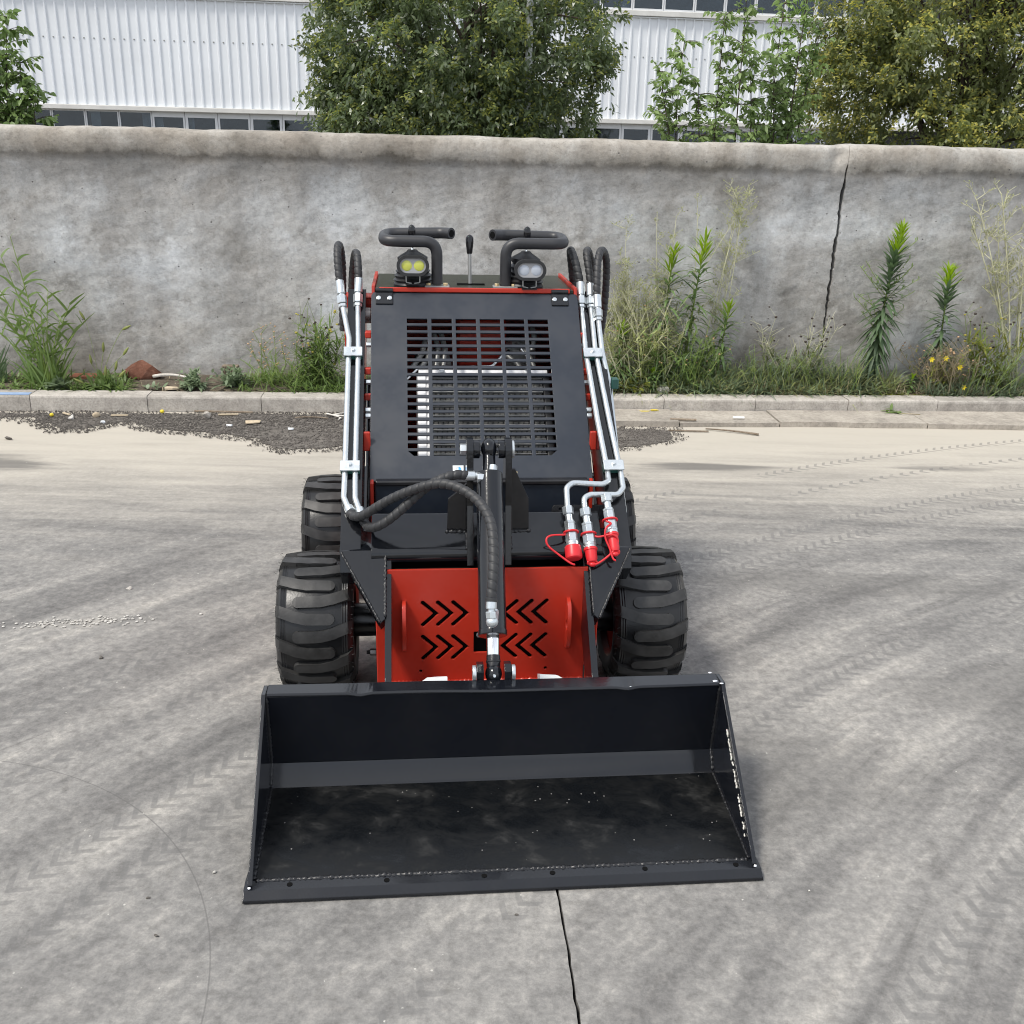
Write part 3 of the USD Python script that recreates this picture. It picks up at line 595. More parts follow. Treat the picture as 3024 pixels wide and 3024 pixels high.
obj('hall_body', cat([cbox((0, 6.6, 3.6), (32, 11.9, 7.4), .02), cbox((0, .40, 5.2), (32, .5, .06), .01)]), 'interior_grey', fac)
obj('base_wall', cbox((0, .03, .45), (32.2, .20, 1.1), .01), 'trim_white', fac)
obj('window_head', cbox((0, .0, 5.22), (32.2, .12, .14), .01), 'trim_white', fac)
rng = np.random.default_rng(8)
def window(x0, x1, z0, z1, fat=.05, top=.03, cur=False):
    fr = Polygon(sbox(x0, z0, x1, z1).exterior.coords, [list(sbox(x0 + fat, z0 + .04, x1 - fat, z1 - top).exterior.coords)])
    w = obj('window', extr(fr, .06, (0, .045, 0)), 'frame_white', fac)
    obj('pane', cbox(((x0 + x1) / 2, .05, (z0 + z1) / 2), (x1 - x0 - 2 * fat + .02, .008, z1 - z0 - .05), .001), 'window_glass', w)
    if cur:
        cx = x0 + (x1 - x0) * cur; obj('curtain', cbox((cx, .16, (z0 + z1) / 2), (.17, .02, z1 - z0), .005), 'curtain', w)
k = 0
for i in range(-17, 14):
    x0 = -1.02 + i * .615
    wide = i >= -10
    window(x0 + .004, x0 + .611, 1.0, 1.972, .022 if not wide else (.05 if i % 2 else .035), .03 if not wide else .10, cur={-12: .25, -11: .8, -10: .15, -9: .1}.get(i, False))
for i in range(-18, 14):
    x0 = -.98 + i * .625
    window(x0 + .004, x0 + .621, 4.055, 5.15, .026, .03, cur={4: .85}.get(i, False))

# ------------------------------------------------------------------ the compact skid loader
LO, LY = A([.0139, 1.9266, 0.]), math.radians(5.82)
T = thing('skid_loader', 'red and black compact skid loader with a wide black bucket, facing the camera', 'loader', LO, LY)

# --- bucket (its own sub-parts)
bk_prof = [(.012, .012), (.03, .012), (.37, .022), (.425, .085), (.440, .333)]
def sheet(prof_yz, w, t):
    ls = LineString(prof_yz).buffer(t / 2, cap_style=2, join_style=1)
    return extr(ls, w, (0, 0, 0), (0, 1, 0), (0, 0, 1))
bucket = obj('bucket', sheet([(.405, .100), (.400, .205), (.384, .308)], 1.166, .007), 'bucket_paint', T, smooth=30)
obj('bucket_floor', sheet([(.040, .018), (.367, .046)], 1.166, .007), 'bucket_floor_paint', bucket)
obj('bucket_heel', sheet([(.367, .046), (.376, .052), (.400, .086), (.4055, .099)], 1.166, .007), 'bucket_paint', bucket, smooth=40)
sp = Polygon([(.022, .008), (.37, .025), (.425, .085), (.432, .312), (.378, .316), (.360, .298), (.045, .050), (.022, .030)])
for s in (-1, 1):
    obj('side_plate', extr(sp, .010, (s * .588, 0, 0), (0, 1, 0), (0, 0, 1)), 'bucket_paint', bucket)
rng = np.random.default_rng(2)
fx = np.linspace(-.581, .581, 120)
fl = np.c_[fx, 0 * fx, 0 * fx]
# folded top flange, slightly buckled where it was welded
def flange():
    prof = A([(.377, .308), (.381, .3135), (.426, .3155), (.426, .309)]); V = []
    for x in fx:
        bend = -.004 * math.exp(-((x + .348) / .02) ** 2) - .004 * math.exp(-((x - .335) / .02) ** 2)
        w = .003 * (meshkit.noise(A([x * 5, 0, 0.]), 3) - .5)
        for k, (y, z) in enumerate(prof): V.append((x, y + (w * 2 + bend if k < 2 else 0), z + w + (bend * .8 if k < 2 else 0)))
    n = 4; i = (np.arange(len(fx) - 1)[:, None] * n + np.arange(n)[None]); j = np.arange(len(fx) - 1)[:, None] * n + (np.arange(n)[None] + 1) % n
    F = np.concatenate([np.stack([i, i + n, j + n], -1).reshape(-1, 3), np.stack([i, j + n, j], -1).reshape(-1, 3), [[0, 1, 2], [0, 2, 3]], [[len(V) - 4, len(V) - 2, len(V) - 3], [len(V) - 4, len(V) - 1, len(V) - 2]]])
    m = trimesh.Trimesh(A(V), F, process=False); m.fix_normals(); return m
obj('top_flange', flange(), 'bucket_paint', bucket)
def blob(c, r, seed, n=5, spread=(.02, .008, .001)):
    rng = np.random.default_rng(seed)
    return cat([ball(A(c) + rng.normal(0, 1, 3) * spread, r * rng.uniform(.5, 1.1), (1.5, 1, .35), 1) for _ in range(n)])
obj('weld_scar', blob((-.345, .382, .310), .004, 1, 3), 'bare_weld', bucket, smooth=True)
obj('weld_scar', blob((.338, .384, .310), .0035, 2, 3), 'zinc', bucket, smooth=True)
obj('weld_scar', blob((.572, .398, .316), .0045, 3, 4, (.005, .010, .002)), 'aluminium', bucket, smooth=True)
# cutting edge with bevel and bolt holes
ce = Polygon([(-.006, .004), (.088, .004), (.088, .016), (.046, .0235), (.014, .0225), (-.004, .010)])
edge_m = extr(ce, 1.204, (0, 0, 0), (0, 1, 0), (0, 0, 1))
obj('cutting_edge', edge_m, 'bucket_paint', bucket)
for x in (-.50, -.28, -.055, .105, .325, .545):
    obj('bolt_hole', cyl((x, .029, .0215), (x, .029, .0240), .0066, 18), 'void_dark', bucket)
def bead(a, b, r, seed, n=None):
    a, b = A(a, float), A(b, float); n = n or int(np.linalg.norm(b - a) / .004); t = np.linspace(0, 1, n)[:, None]; P = a + (b - a) * t
    rng = np.random.default_rng(seed)
    return tube(P + rng.normal(0, r * .10, P.shape), r * (1 + .22 * np.sin(np.arange(n) * 2.1) + rng.normal(0, .12, n)), 7)
obj('weld_bead', bead((-.578, .047, .0215), (.578, .047, .0215), .0062, 4), 'weld_bead', bucket, smooth=True)
for s in (-1, 1):
    for k, (a, b) in enumerate((((.05, .024), (.366, .050)), ((.372, .054), (.404, .10)), ((.401, .105), (.382, .304)))):
        obj('weld_bead', bead((s * .582, *a), (s * .582, *b), .0038, 6 + k), 'weld_bead', bucket, smooth=True)
    obj('weld_bead', bead((s * .590, .02, .020), (s * .590, .06, .048), .004, 9), 'aluminium', bucket, smooth=True)
rng = np.random.default_rng(12); tt = np.sort(rng.uniform(0, 1, 95)); tt = tt[(meshkit.noise(np.c_[tt * 14, 0 * tt, 0 * tt], 5) > .30)]
obj('weld_bead', dots(A([.5815, .085, .060]) + tt[:, None] * A([0, .23, .182]) + rng.normal(0, .0008, (len(tt), 3)), .0021, rng, (.8, 1.6, 1.3)), 'bare_weld', bucket, smooth=True, label='bright run of weld beads across the inside of the right side plate')
# brackets behind the bucket that carry it
for s in (-1, 1):
    obj('hitch_bracket', extr(Polygon([(.428, .05), (.52, .09), (.535, .18), (.50, .26), (.43, .27)]), .014, (s * .25, 0, 0), (0, 1, 0), (0, 0, 1)), 'black_paint', bucket)
for x0, x1, f in ((-.198, -.126, 1), (.119, .188, -1)):
    pts = [(x0, 0), (x1, 0), (x1, .016), (x0 + .02, .014)] if f > 0 else [(x0, 0), (x1, 0), (x1 - .02, .012), (x0, .016)]
    obj('latch_lever', extr(Polygon(pts), .05, (0, .49, .274), (1, 0, 0), (0, .45, .89)), 'white_metal', bucket)
    obj('latch_post', cbox(((x0 + x1) / 2, .485, .25), (.03, .03, .05), .003), 'dark_paint', bucket)

# --- wheels
TR, TW = .218, .113
crown = A([(-.088, .118), (-.106, .130), (-.113, .150), (-.113, .168), (-.108, .182), (-.100, .1905), (-.097, .1945), (-.0925, .1935), (-.090, .196), (-.0855, .195), (-.083, .1975), (-.0785, .1965), (-.05, .2025), (0, .2055), (.05, .2025), (.0785, .1965), (.083, .1975), (.0855, .195), (.090, .196), (.0925, .1935), (.097, .1945), (.100, .1905), (.108, .182), (.113, .168), (.113, .150), (.106, .130), (.088, .118)])
def tyre_mesh():
    n = 112; a = np.linspace(0, 2 * PI, n, endpoint=False); k = len(crown)
    V = np.stack([np.broadcast_to(crown[None, :, 0], (n, k)), -crown[None, :, 1] * np.cos(a)[:, None], crown[None, :, 1] * np.sin(a)[:, None]], -1).reshape(-1, 3)
    i = np.arange(n)[:, None] * k + np.arange(k - 1)[None]; j = ((np.arange(n) + 1) % n)[:, None] * k + np.arange(k - 1)[None]
    F = np.concatenate([np.stack([i, i + 1, j + 1], -1).reshape(-1, 3), np.stack([i, j + 1, j], -1).reshape(-1, 3)])
    ms = [trimesh.Trimesh(V, F, process=False)]
    xs = A([-.1131, -.108, -.100, -.05, 0, .05, .100, .108, .1131]); rs = A([.174, .186, .196, .2035, .2065, .2035, .196, .186, .174]); hs = A([.004, .009, .0115, .0110, .0105, .0110, .0115, .009, .004])
    line = LineString([(-.118, .034), (-.09, .022), (-.055, .008), (-.02, .0), (.044, -.001)])
    pg = line.buffer(.0170, resolution=7).intersection(sbox(-.1131, -.1, .2, .1))
    cells = 13
    base = trimesh.creation.extrude_polygon(pg, 1.0, engine='earcut')
    base = trimesh.Trimesh(base.vertices, base.faces)
    v, f = base.vertices, base.faces
    vv = v.copy(); vv[:, 2] *= .0001; v2, f2 = trimesh.remesh.subdivide_to_size(vv, f, .016)
    # recover the height flag: interpolated
    h = np.clip(v2[:, 2] / .0001, 0, 1)
    c = np.column_stack([np.interp(v2[:, 0], [-.12, -.09, -.055, -.02, .06], [.034, .022, .008, 0, -.001])])[:, 0]
    for sidef in (-1, 1):
        for q in range(cells):
            u = v2[:, 0] * (1 if sidef < 0 else -1); w = v2[:, 1].copy()
            w = np.where(h < .5, c + (w - c) * 1.16, w); uu = np.where(h < .5, u * 1.0, u)
            ang = w / TR + 2 * PI * (q + (.5 if sidef > 0 else 0)) / cells
            R = np.interp(u, xs, rs) + np.where(h > .5, np.interp(u, xs, hs), -.006)
            m = trimesh.Trimesh(np.c_[uu, -R * np.cos(ang), R * np.sin(ang)], f2 if sidef < 0 else f2[:, ::-1], process=False)
            ms.append(m)
    return ms[0], cat(ms[1:])
tm, lugm = tyre_mesh()
def hairs(seed):
    rng = np.random.default_rng(seed); ms = []
    for s in (-1, 1):
        for q in range(70):
            a = 2 * PI * q / 70 + rng.normal(0, .02); r = rng.uniform(.188, .214); x = s * rng.uniform(.104, .1125)
            b = A([x, -r * math.cos(a), r * math.sin(a)]); d = unit(A([s * 1., -.25 * math.cos(a) + rng.normal(0, .4), .25 * math.sin(a) + rng.normal(0, .4)]))
            ms.append(tube([b, b + d * rng.uniform(.005, .011)], [.0007, .0003], 3, False))
    return cat(ms)
rim_m = cat([trimesh.creation.revolve([(.0, -.02), (.085, -.02), (.105, -.03), (.119, -.085), (.125, -.088), (.125, .088), (.112, .085), (.105, .0), (.0, .0)], sections=40)])
rim_m.vertices = rim_m.vertices[:, [2, 0, 1]]
def move(m, d): m = m.copy(); m.vertices = m.vertices + A(d, float); return m
for ya in (.997, 1.763):
    for s in (-1, 1):
        c = (s * .503, ya, TR)
        r = tm.copy(); ang = {(-1, .997): .02, (1, .997): .11, (-1, 1.763): .2, (1, 1.763): .33}[(s, ya)]
        R = trimesh.transformations.rotation_matrix(ang, [1, 0, 0])[:3, :3]; r.vertices = r.vertices @ R.T
        w = obj('wheel', move(r, c), 'tyre_rubber', T, smooth=28, label='chunky black rubber tyre with curved lugs')
        lg = lugm.copy(); lg.vertices = lg.vertices @ R.T
        obj('tread_lugs', move(lg, c), 'lug_rubber', w, smooth=28)
        obj('rim', move(rim_m, c), 'red_paint', w, smooth=30)
        obj('rubber_hair', move(hairs(int(ya * 10) + s), c), 'rubber', w, kind='stuff')
        obj('hub', cat([cyl((s * .30, ya, TR), (s * .47, ya, TR), .052, 24, ch=.004)]), 'dark_paint', w, smooth=30)
    for s in (-1, 1):
        obj('hub_plate', cbox((s * .318, ya, .22), (.02, .20, .26), .004), 'dark_paint', T)
        for dy, dz in ((-.07, .07), (-.07, -.08), (.07, .07), (.07, -.08)):
            obj('nut', hexn((s * .328, ya + dy, .22 + dz), (s * .348, ya + dy, .22 + dz), .011), 'grey_steel', T)
            obj('stud', cyl((s * .328, ya + dy, .22 + dz), (s * .358, ya + dy, .22 + dz), .006, 10), 'dark_paint', T)

# --- chassis
obj('chassis', cbox((0, 1.45, .265), (.606, 1.26, .27), .006), 'red_paint', T)
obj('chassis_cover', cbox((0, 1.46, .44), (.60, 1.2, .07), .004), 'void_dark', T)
def chevron(x, z, d, h=.042, w=.0062, dep=.0375):
    return LineString([(x - d * dep / 2, z + h - .007), (x + d * dep / 2, z), (x - d * dep / 2, z - h + .007)]).buffer(w, resolution=4, join_style=2)
plate = sbox(-.286, .128, .286, .487)
for zc in (.350, .242):
    for k in range(3):
        plate = plate.difference(chevron(-.168 + .0435 * k, zc, 1)).difference(chevron(.064 + .0435 * k, zc + .0, -1))
plate = plate.difference(sbox(-.036, .226, .0, .286).buffer(.004)).difference(Point(-.194, .165).buffer(.005)).difference(Point(.173, .166).buffer(.005))
obj('front_plate', extr(plate, .008, (0, .757, 0)), 'red_paint', T, label='red front plate with cut-out chevron arrows')
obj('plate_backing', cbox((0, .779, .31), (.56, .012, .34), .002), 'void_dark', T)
obj('plate_bolt', cat([hexn((-.026, .752, .278), (-.026, .762, .278), .007)]), 'zinc', T)
obj('front_foot', cbox((0, .737, .121), (.62, .05, .014), .004), 'red_paint', T)
obj('weld_bead', bead((-.285, .750, .131), (.285, .750, .131), .005, 15), 'red_paint', T, smooth=True)
for s in (-1, 1):
    obj('front_flange', cbox((s * .3055, .752, .30), (.030, .012, .36), .002), 'red_paint', T)
    xl = -.240 if s < 0 else .232
    lug = Polygon([(.757, .240)] + [(.757 - .052 * math.sin(t) ** .6, .316 - .078 * math.cos(t)) for t in np.linspace(.05, PI - .05, 22)] + [(.757, .392)]).buffer(0)
    lug = lug.difference(Point(.728, .318).buffer(.016))
    obj('tow_lug', extr(lug, .011, (xl, 0, 0), (0, 1, 0), (0, 0, 1)), 'red_paint', T, smooth=25)

# --- engine housing: red side sheets, sloping grille panel, deck
side = Polygon([(1.028, .42), (1.028, .652), (1.085, .668), (1.505, 1.128), (1.512, 1.172), (1.90, 1.172), (1.90, .42)])
for s in (-1, 1):
    obj('side_sheet', extr(side, .010, (s * .334, 0, 0), (0, 1, 0), (0, 0, 1)), 'red_paint', T)
obj('rear_sheet', cbox((0, 1.897, .765), (.655, .008, .75), .002), 'red_paint', T)
obj('lower_cover', cbox((0, 1.038, .56), (.65, .012, .18), .004), 'panel_paint', T, label='plain dark cover plate below the grille panel')
obj('lower_lip', cbox((0, 1.040, .652), (.648, .03, .016), .004), 'dark_paint', T)
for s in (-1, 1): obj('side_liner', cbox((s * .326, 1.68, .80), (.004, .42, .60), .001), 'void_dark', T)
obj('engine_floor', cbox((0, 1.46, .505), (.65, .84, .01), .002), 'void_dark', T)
pn = A([0, -.495, .46]); pn = pn / np.linalg.norm(pn)              # panel normal (unnormalised direction corrected below)
pdir = unit(A([0, .46, .495])); PO = A([0, 1.05, .655]); pnorm = unit(np.cross(A([1., 0, 0]), pdir)); PL = .6757
if pnorm[1] > 0: pnorm = -pnorm
panel = Polygon([(-.340, -.004), (.340, -.004), (.340, PL - .012), (.334, PL), (-.334, PL), (-.340, PL - .012)])
pitch = .497 / 18.72
for r in range(19):
    vtop = PL * (1 - .1485) - r * pitch
    for cidx in range(6):
        x0 = -.225 + cidx * .0788; x1 = x0 + .0662; v0, v1 = vtop - .0168, vtop
        if r == 18 and cidx == 0: sl = Polygon([(x0, v1), (x1, v1), (x1, v0), (x0 + .018, v0)])
        elif r == 18 and cidx == 5: sl = Polygon([(x0, v1), (x1, v1), (x1 - .018, v0), (x0, v0)])
        else: sl = sbox(x0, v0, x1, v1)
        panel = panel.difference(sl)
gp = extr(panel, .005, PO, (1, 0, 0), pdir)
obj('grille_panel', gp, 'panel_paint', T, label='dark grey sloping hood panel with rows of slots')
def onp(x, v, d=0.0): return PO + A([x, 0, 0]) + pdir * v + pnorm * d
PB = np.c_[A([1., 0, 0]), pdir, pnorm]
for s in (-1, 1):
    obj('panel_return', cbox(onp(s * .337, PL / 2, -.014), (.005, PL - .02, .022), .001, PB), 'panel_paint', T)
# hinges
for xc in (-.298, .280):
    h = obj('hinge', cat([cbox(onp(xc, PL - .022, .005), (.056, .050, .005), .0015, PB), cyl(onp(xc - .028, PL + .004, .009), onp(xc + .028, PL + .004, .009), .0075, 16)]), 'black_paint', T, smooth=30)
    for dx in (-.018, .018): obj('bolt', cat([cyl(onp(xc + dx, PL - .026, .006), onp(xc + dx, PL - .026, .0115), .0075, 16, ch=.001), cyl(onp(xc + dx, PL - .026, .0112), onp(xc + dx, PL - .026, .0122), .004, 8)]), 'zinc', h, smooth=30)
# deck
obj('deck', cbox((0, 1.705, 1.158), (.656, .39, .012), .002), 'deck_paint', T, label='glossy black top deck')
obj('deck_edge', cbox((0, 1.508, 1.1615), (.63, .008, .015), .0025), 'red_paint', T)
obj('lever_slot', cbox((-.008, 1.632, 1.1655), (.095, .012, .004), .001), 'void_dark', T)
# sticker at the panel foot
st = obj('sticker', cbox(onp(-.073, .034, .0036), (.033, .026, .0008), .0003, PB), 'sticker_white', T)
obj('emblem', extr(Point(0, 0).buffer(.011).difference(Point(0.0, -.001).buffer(.007)).intersection(sbox(-.02, -.02, .004, .02)), .0006, onp(-.073, .034, .0045), (1, 0, 0), pdir), 'sticker_white', st)
obj('emblem', extr(Point(0, 0).buffer(.0078).intersection(sbox(.0, -.02, .02, .02)), .0006, onp(-.072, .034, .0045), (1, 0, 0), pdir), 'sticker_blue', st)

# --- behind the grille: radiator, brackets, pipes
def inp(x, v, d): return onp(x, v, -d)
rad = obj('radiator', cbox(inp(.033, .215, .095), (.37, .45, .05), .003, PB), 'void_dark', T)
fins = []
for k in range(23): fins.append(cbox(inp(.033, .015 + k * .0172, .068), (.37, .0036, .012), .0008, PB))
obj('tube_rows', cat(fins), 'radiator_fin', rad)
th = []
for k in range(22):
    for q in range(92): th.append(cbox(inp(-.150 + q * .004, .0236 + k * .0172, .070), (.0009, .0128, .004), .0002, PB))
fin_m = []
V0 = cbox((0, 0, 0), (.0010, .0130, .004), .0002, PB)
obj('cooling_fin', cat([trimesh.Trimesh(V0.vertices + inp(-.150 + q * .004, .0236 + k * .0172, .070), V0.faces, process=False) for k in range(22) for q in range(92)]), 'radiator_fin', rad, kind='stuff')
obj('radiator_tank', cbox(inp(.226, .21, .07), (.026, .44, .03), .004, PB), 'dark_paint', rad)
obj('radiator_rail', cbox(inp(.02, .405, .05), (.42, .020, .006), .002, PB), 'aluminium', rad)
for x in (-.115, .165): obj('rail_bolt', hexn(inp(x, .405, .046), inp(x, .405, .034), .010), 'zinc', rad)
obj('side_channel', cbox(inp(-.180, .190, .055), (.034, .42, .02), .006, PB), 'aluminium', T)
obj('side_channel', cbox(inp(-.158, .190, .058), (.009, .42, .02), .003, PB), 'aluminium', T)
obj('inner_pipe', tube(fillet([inp(-.25, .36, .06), inp(-.19, .424, .055), inp(.05, .431, .055), inp(.085, .475, .06), inp(.11, .50, .07)], .02), .006, 12), 'chrome', T, smooth=True)
obj('inner_pipe', tube(fillet([inp(.15, .50, .06), inp(.17, .465, .055), inp(.175, .40, .06)], .015), .005, 12), 'chrome', T, smooth=True)
for a, b in (((-.21, .44, .08), (-.165, .56, .10)), ((-.185, .44, .09), (-.15, .53, .10)), ((-.13, .47, .12), (-.135, .60, .12)), ((-.105, .47, .12), (-.112, .60, .12)), ((.16, .42, .09), (.10, .52, .12)), ((.20, .42, .09), (.15, .56, .12)), ((.19, .52, .1), (.195, .62, .1))):
    obj('inner_hose', tube([inp(*a), (inp(*a) + inp(*b)) / 2 + A([.01, 0, 0]), inp(*b)], .009, 10), 'grey_steel', T, smooth=True)
obj('engine_block', cbox((.03, 1.70, .95), (.17, .16, .20), .01), 'red_paint', T)
obj('engine_part', cbox((.16, 1.60, .90), (.10, .16, .16), .02), 'grey_steel', T)
obj('engine_part', cyl((-.18, 1.55, .90), (-.10, 1.6, .90), .05, 20, ch=.006), 'grey_steel', T, smooth=30)

# --- loader arms (left = viewer's left)
def armz(y, off=0.0): return .53 + .803 * (y - .8) + off
for s in (-1, 1):
    arm_side = Polygon([(.800, .530), (1.575, 1.152), (1.64, 1.145), (1.66, 1.07), (1.60, 1.02), (.93, .455), (.84, .41), (.78, .47)])
    a = obj('loader_arm', extr(arm_side, .058, (s * .389, 0, 0), (0, 1, 0), (0, 0, 1)), 'black_paint', T)
    # leg from the elbow down to the bucket pivot
    leg = Polygon([(.86, .535), (.80, .528), (.685, .40), (.555, .255), (.478, .19), (.470, .13), (.52, .105), (.62, .16), (.74, .28), (.86, .40), (.90, .47)])
    obj('arm_leg', extr(leg.simplify(0.001), .018, (s * .283, 0, 0), (0, 1, 0), (0, 0, 1)), 'black_paint', a)
    # boxed elbow: triangular front face, sloping outer underside
    f0 = [(s * .419, .797, .529), (s * .291, .792, .533), (s * .291, .655, .385), (s * .305, .652, .372)]
    back = [(x, y + .050, z - .045) for x, y, z in f0]
    obj('elbow_box', hull(f0 + back + [(s * .419, .90, .55), (s * .291, .90, .55)]), 'black_paint', a)
    obj('weld_bead', bead((s * .415, .795, .527), (s * .306, .654, .375), .0040, 30 + s), 'weld_bead', a, smooth=True)
    obj('weld_bead', bead((s * .290, .790, .533), (s * .291, .658, .388), .0035, 33 + s), 'weld_bead', a, smooth=True)
    obj('pivot_pin', cyl((s * .262, .505, .155), (s * .306, .505, .155), .022, 20, ch=.002), 'grey_steel', a, smooth=30)
    # red tower bracket that carries the arm
    obj('tower_bracket', cat([cbox((s * .388, 1.655, 1.090), (.094, .010, .052), .002), cbox((s * .388, 1.70, 1.112), (.094, .10, .008), .002), cbox((s * .436, 1.73, .96), (.008, .16, .30), .002)]), 'red_paint', T)
    obj('arm_pivot', cyl((s * .345, 1.575, 1.065), (s * .43, 1.575, 1.065), .026, 20, ch=.003), 'grey_steel', T, smooth=30)
    # lift cylinder between chassis and arm
    obj('lift_cylinder', cat([cyl((s * .352, 1.02, .40), (s * .352, 1.28, .62), .019, 16), cyl((s * .352, 1.28, .62), (s * .352, 1.50, .86), .011, 12)]), 'black_paint', T, smooth=30)
    # red catches on the housing side seen in the gap
    for y, z, l in ((1.42, 1.03, .03), (1.33, .93, .022), (1.27, .86, .016)):
        obj('side_tab', cat([cbox((s * .349, y, z), (.022, l, .022), .003)]), 'red_paint', T)
    obj('side_tab', cbox((s * .350, 1.13, .755), (.022, .012, .06), .003), 'red_paint', T)
    for y, z in ((1.40, 1.0), (1.30, .90), (1.22, .83), (1.205, .815)):
        obj('side_bolt', hexn((s * .339, y, z), (s * .356, y, z), .009), 'zinc', T)

# cross member between the arms
obj('cross_member', cat([extr(Polygon([(.782, .500), (.775, .515), (.777, .530), (.786, .542), (.884, .604), (.892, .606), (.897, .600), (.897, .52), (.890, .52), (.889, .594), (.796, .535), (.790, .500)]), .66, (0, 0, 0), (0, 1, 0), (0, 0, 1))]), 'black_paint', T, smooth=40)
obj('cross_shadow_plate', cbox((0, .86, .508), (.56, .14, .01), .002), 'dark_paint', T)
# cylinder tower on the cross member
for s in (-1, 1):
    tp = Polygon([(.765, .492), (.80, .66), (.822, .815), (.828, .83), (.845, .842), (.862, .842), (.876, .83), (.882, .812), (.90, .70), (.95, .558), (.93, .52), (.80, .50)])
    t = obj('tower_plate', extr(tp, .018, (s * .054 + .003, 0, 0), (0, 1, 0), (0, 0, 1)), 'black_paint', T)
    gx = s * .063 + .003
    gp_ = Polygon([(gx, .566), (gx, .715 if s < 0 else .755), (gx + s * .012, .755 if s > 0 else .70), (gx + s * .052, .668), (gx + s * .055, .570)])
    obj('gusset', extr(gp_.buffer(0), .010, (0, .842, 0)), 'dark_paint', t)
    obj('weld_bead', bead((gx, .832, .569), (gx + s * .060, .832, .571), .0055, 40 + s), 'weld_bead', t, smooth=True)
    obj('weld_bead', bead((gx, .778, .538), (gx, .83, .570), .004, 44 + s), 'weld_bead', t, smooth=True)
    obj('boss', cyl((s * .026 + .003, .852, .811), (s * .045 + .003, .852, .811), .026, 24, ch=.003), 'black_paint', t, smooth=30)
    obj('boss', cyl((s * .044 + .003, .852, .811), (s * .0645 + .003, .852, .811), .030, 24, ch=.003), 'black_paint', t, smooth=30)
pin = obj('tower_pin', cyl((-.078, .852, .811), (-.058, .852, .811), .0165, 6, ch=.002), 'zinc', T)
obj('pin_washer', cyl((.066, .852, .811), (.074, .852, .811), .025, 24, ch=.002), 'zinc', pin, smooth=30)
obj('grease_nipple', cat([hexn((.072, .86, .735), (.086, .86, .735), .008)]), 'gold_zinc', pin)
# tilt cylinder
c1, c0 = A([.003, .855, .811]), A([-.006, .452, .318]); ax = unit(c0 - c1)
cy = obj('tilt_cylinder', cyl(c1 + ax * .075, c1 + ax * .530, .0372, 40, ch=.004), 'black_paint', T, smooth=30)
obj('cylinder_eye', cat([ball(c1, .0285, (.78, 1.05, 1.1), 3), cyl(c1 + ax * .01, c1 + ax * .08, .018, 20)]), 'black_paint', cy, smooth=40)
obj('nipple_hole', cyl(c1 + A([0.004, -.0272, -.010]), c1 + A([0.004, -.0302, -.011]), .0045, 12), 'void_dark', cy)
obj('gland', cyl(c1 + ax * .521, c1 + ax * .536, .0388, 40, ch=.002), 'black_paint', cy, smooth=30)
obj('rod', cyl(c1 + ax * .530, c1 + ax * .600, .0172, 28), 'chrome', cy, smooth=True)
obj('rod_collar', cat([cyl(c1 + ax * .588, c1 + ax * .622, .0182, 24, ch=.002), cyl(c1 + ax * .602, c1 + ax * .607, .0195, 24)]), 'dark_paint', cy, smooth=30)
obj('rod_eye', ball(c0, .026, (.85, 1.0, 1.0), 3), 'black_paint', cy, smooth=True)
for s in (-1, 1):
    obj('rod_clevis', extr(Polygon([(.428, .26), (.428, .336), (.445, .350), (.47, .345), (.50, .26), (.44, .24)]), .018, (s * .036 - .006, 0, 0), (0, 1, 0), (0, 0, 1)), 'black_paint', cy)
    obj('clevis_washer', cyl((s * .046 - .006, .445, .325), (s * .056 - .006, .445, .325), .021, 20, ch=.002), 'zinc', cy, smooth=30)
obj('breather', cyl(c0 + A([.0, -.024, .008]), c0 + A([0, -.034, .012]), .004, 8), 'zinc', cy)

# --- steel pipes, clamps, hoses
def hose(pts, r=.0125, pitch=.0225, n=20, step=.0018):
    q = spline(pts, 60); L = np.linalg.norm(np.diff(q, axis=0), axis=1).sum(); P = spline(pts, max(30, int(L / step)))
    def rad(s, a):
        f = np.mod(s / pitch + a / (2 * PI), 1.0); return 1.03 - .22 * np.exp(-((f - .5) / .075) ** 2) + .025 * np.cos((f - .18) * 2 * PI)
    return tube(P, r, n, True, rad)
def pipe(pts, r=.0086, bend=.03): return tube(fillet(pts, bend, 8), r, 16)
LP = {'o': [(-.435, 1.507, 1.111), (-.410, 1.394, 1.022), (-.410, 1.357, .991), (-.410, .985, .692), (-.411, .925, .645), (-.396, .893, .620)],
      'i': [(-.385, 1.512, 1.116), (-.380, 1.357, .991), (-.380, .985, .692), (-.378, .922, .643), (-.364, .888, .616)]}
for k in ('o', 'i'): obj('steel_pipe', pipe(LP[k]), 'zinc', T, smooth=True)
RPi = [(.356, 1.514, 1.118), (.352, 1.36, .993), (.363, 1.14, .816), (.374, .995, .700), (.371, .953, .680), (.350, .935, .676), (.256, .92, .686), (.236, .90, .678), (.235, .855, .628)]
RPo = [(.388, 1.514, 1.118), (.384, 1.36, .993), (.400, 1.14, .816), (.413, .995, .700), (.412, .935, .665), (.394, .912, .651), (.308, .90, .656), (.286, .885, .651), (.286, .850, .622)]
RPx = [(.407, 1.464, 1.080), (.405, 1.345, .985), (.424, 1.30, .90), (.424, 1.10, .70), (.424, .95, .58)]
obj('steel_pipe', pipe(RPi, bend=.024), 'zinc', T, smooth=True); obj('steel_pipe', pipe(RPo, bend=.024), 'zinc', T, smooth=True); obj('steel_pipe', pipe(RPx, bend=.04), 'zinc', T, smooth=True)
AD = unit(A([0, 1, .803])); AN = unit(A([0, -.803, 1])); AB = np.c_[A([1., 0, 0]), AD, AN]
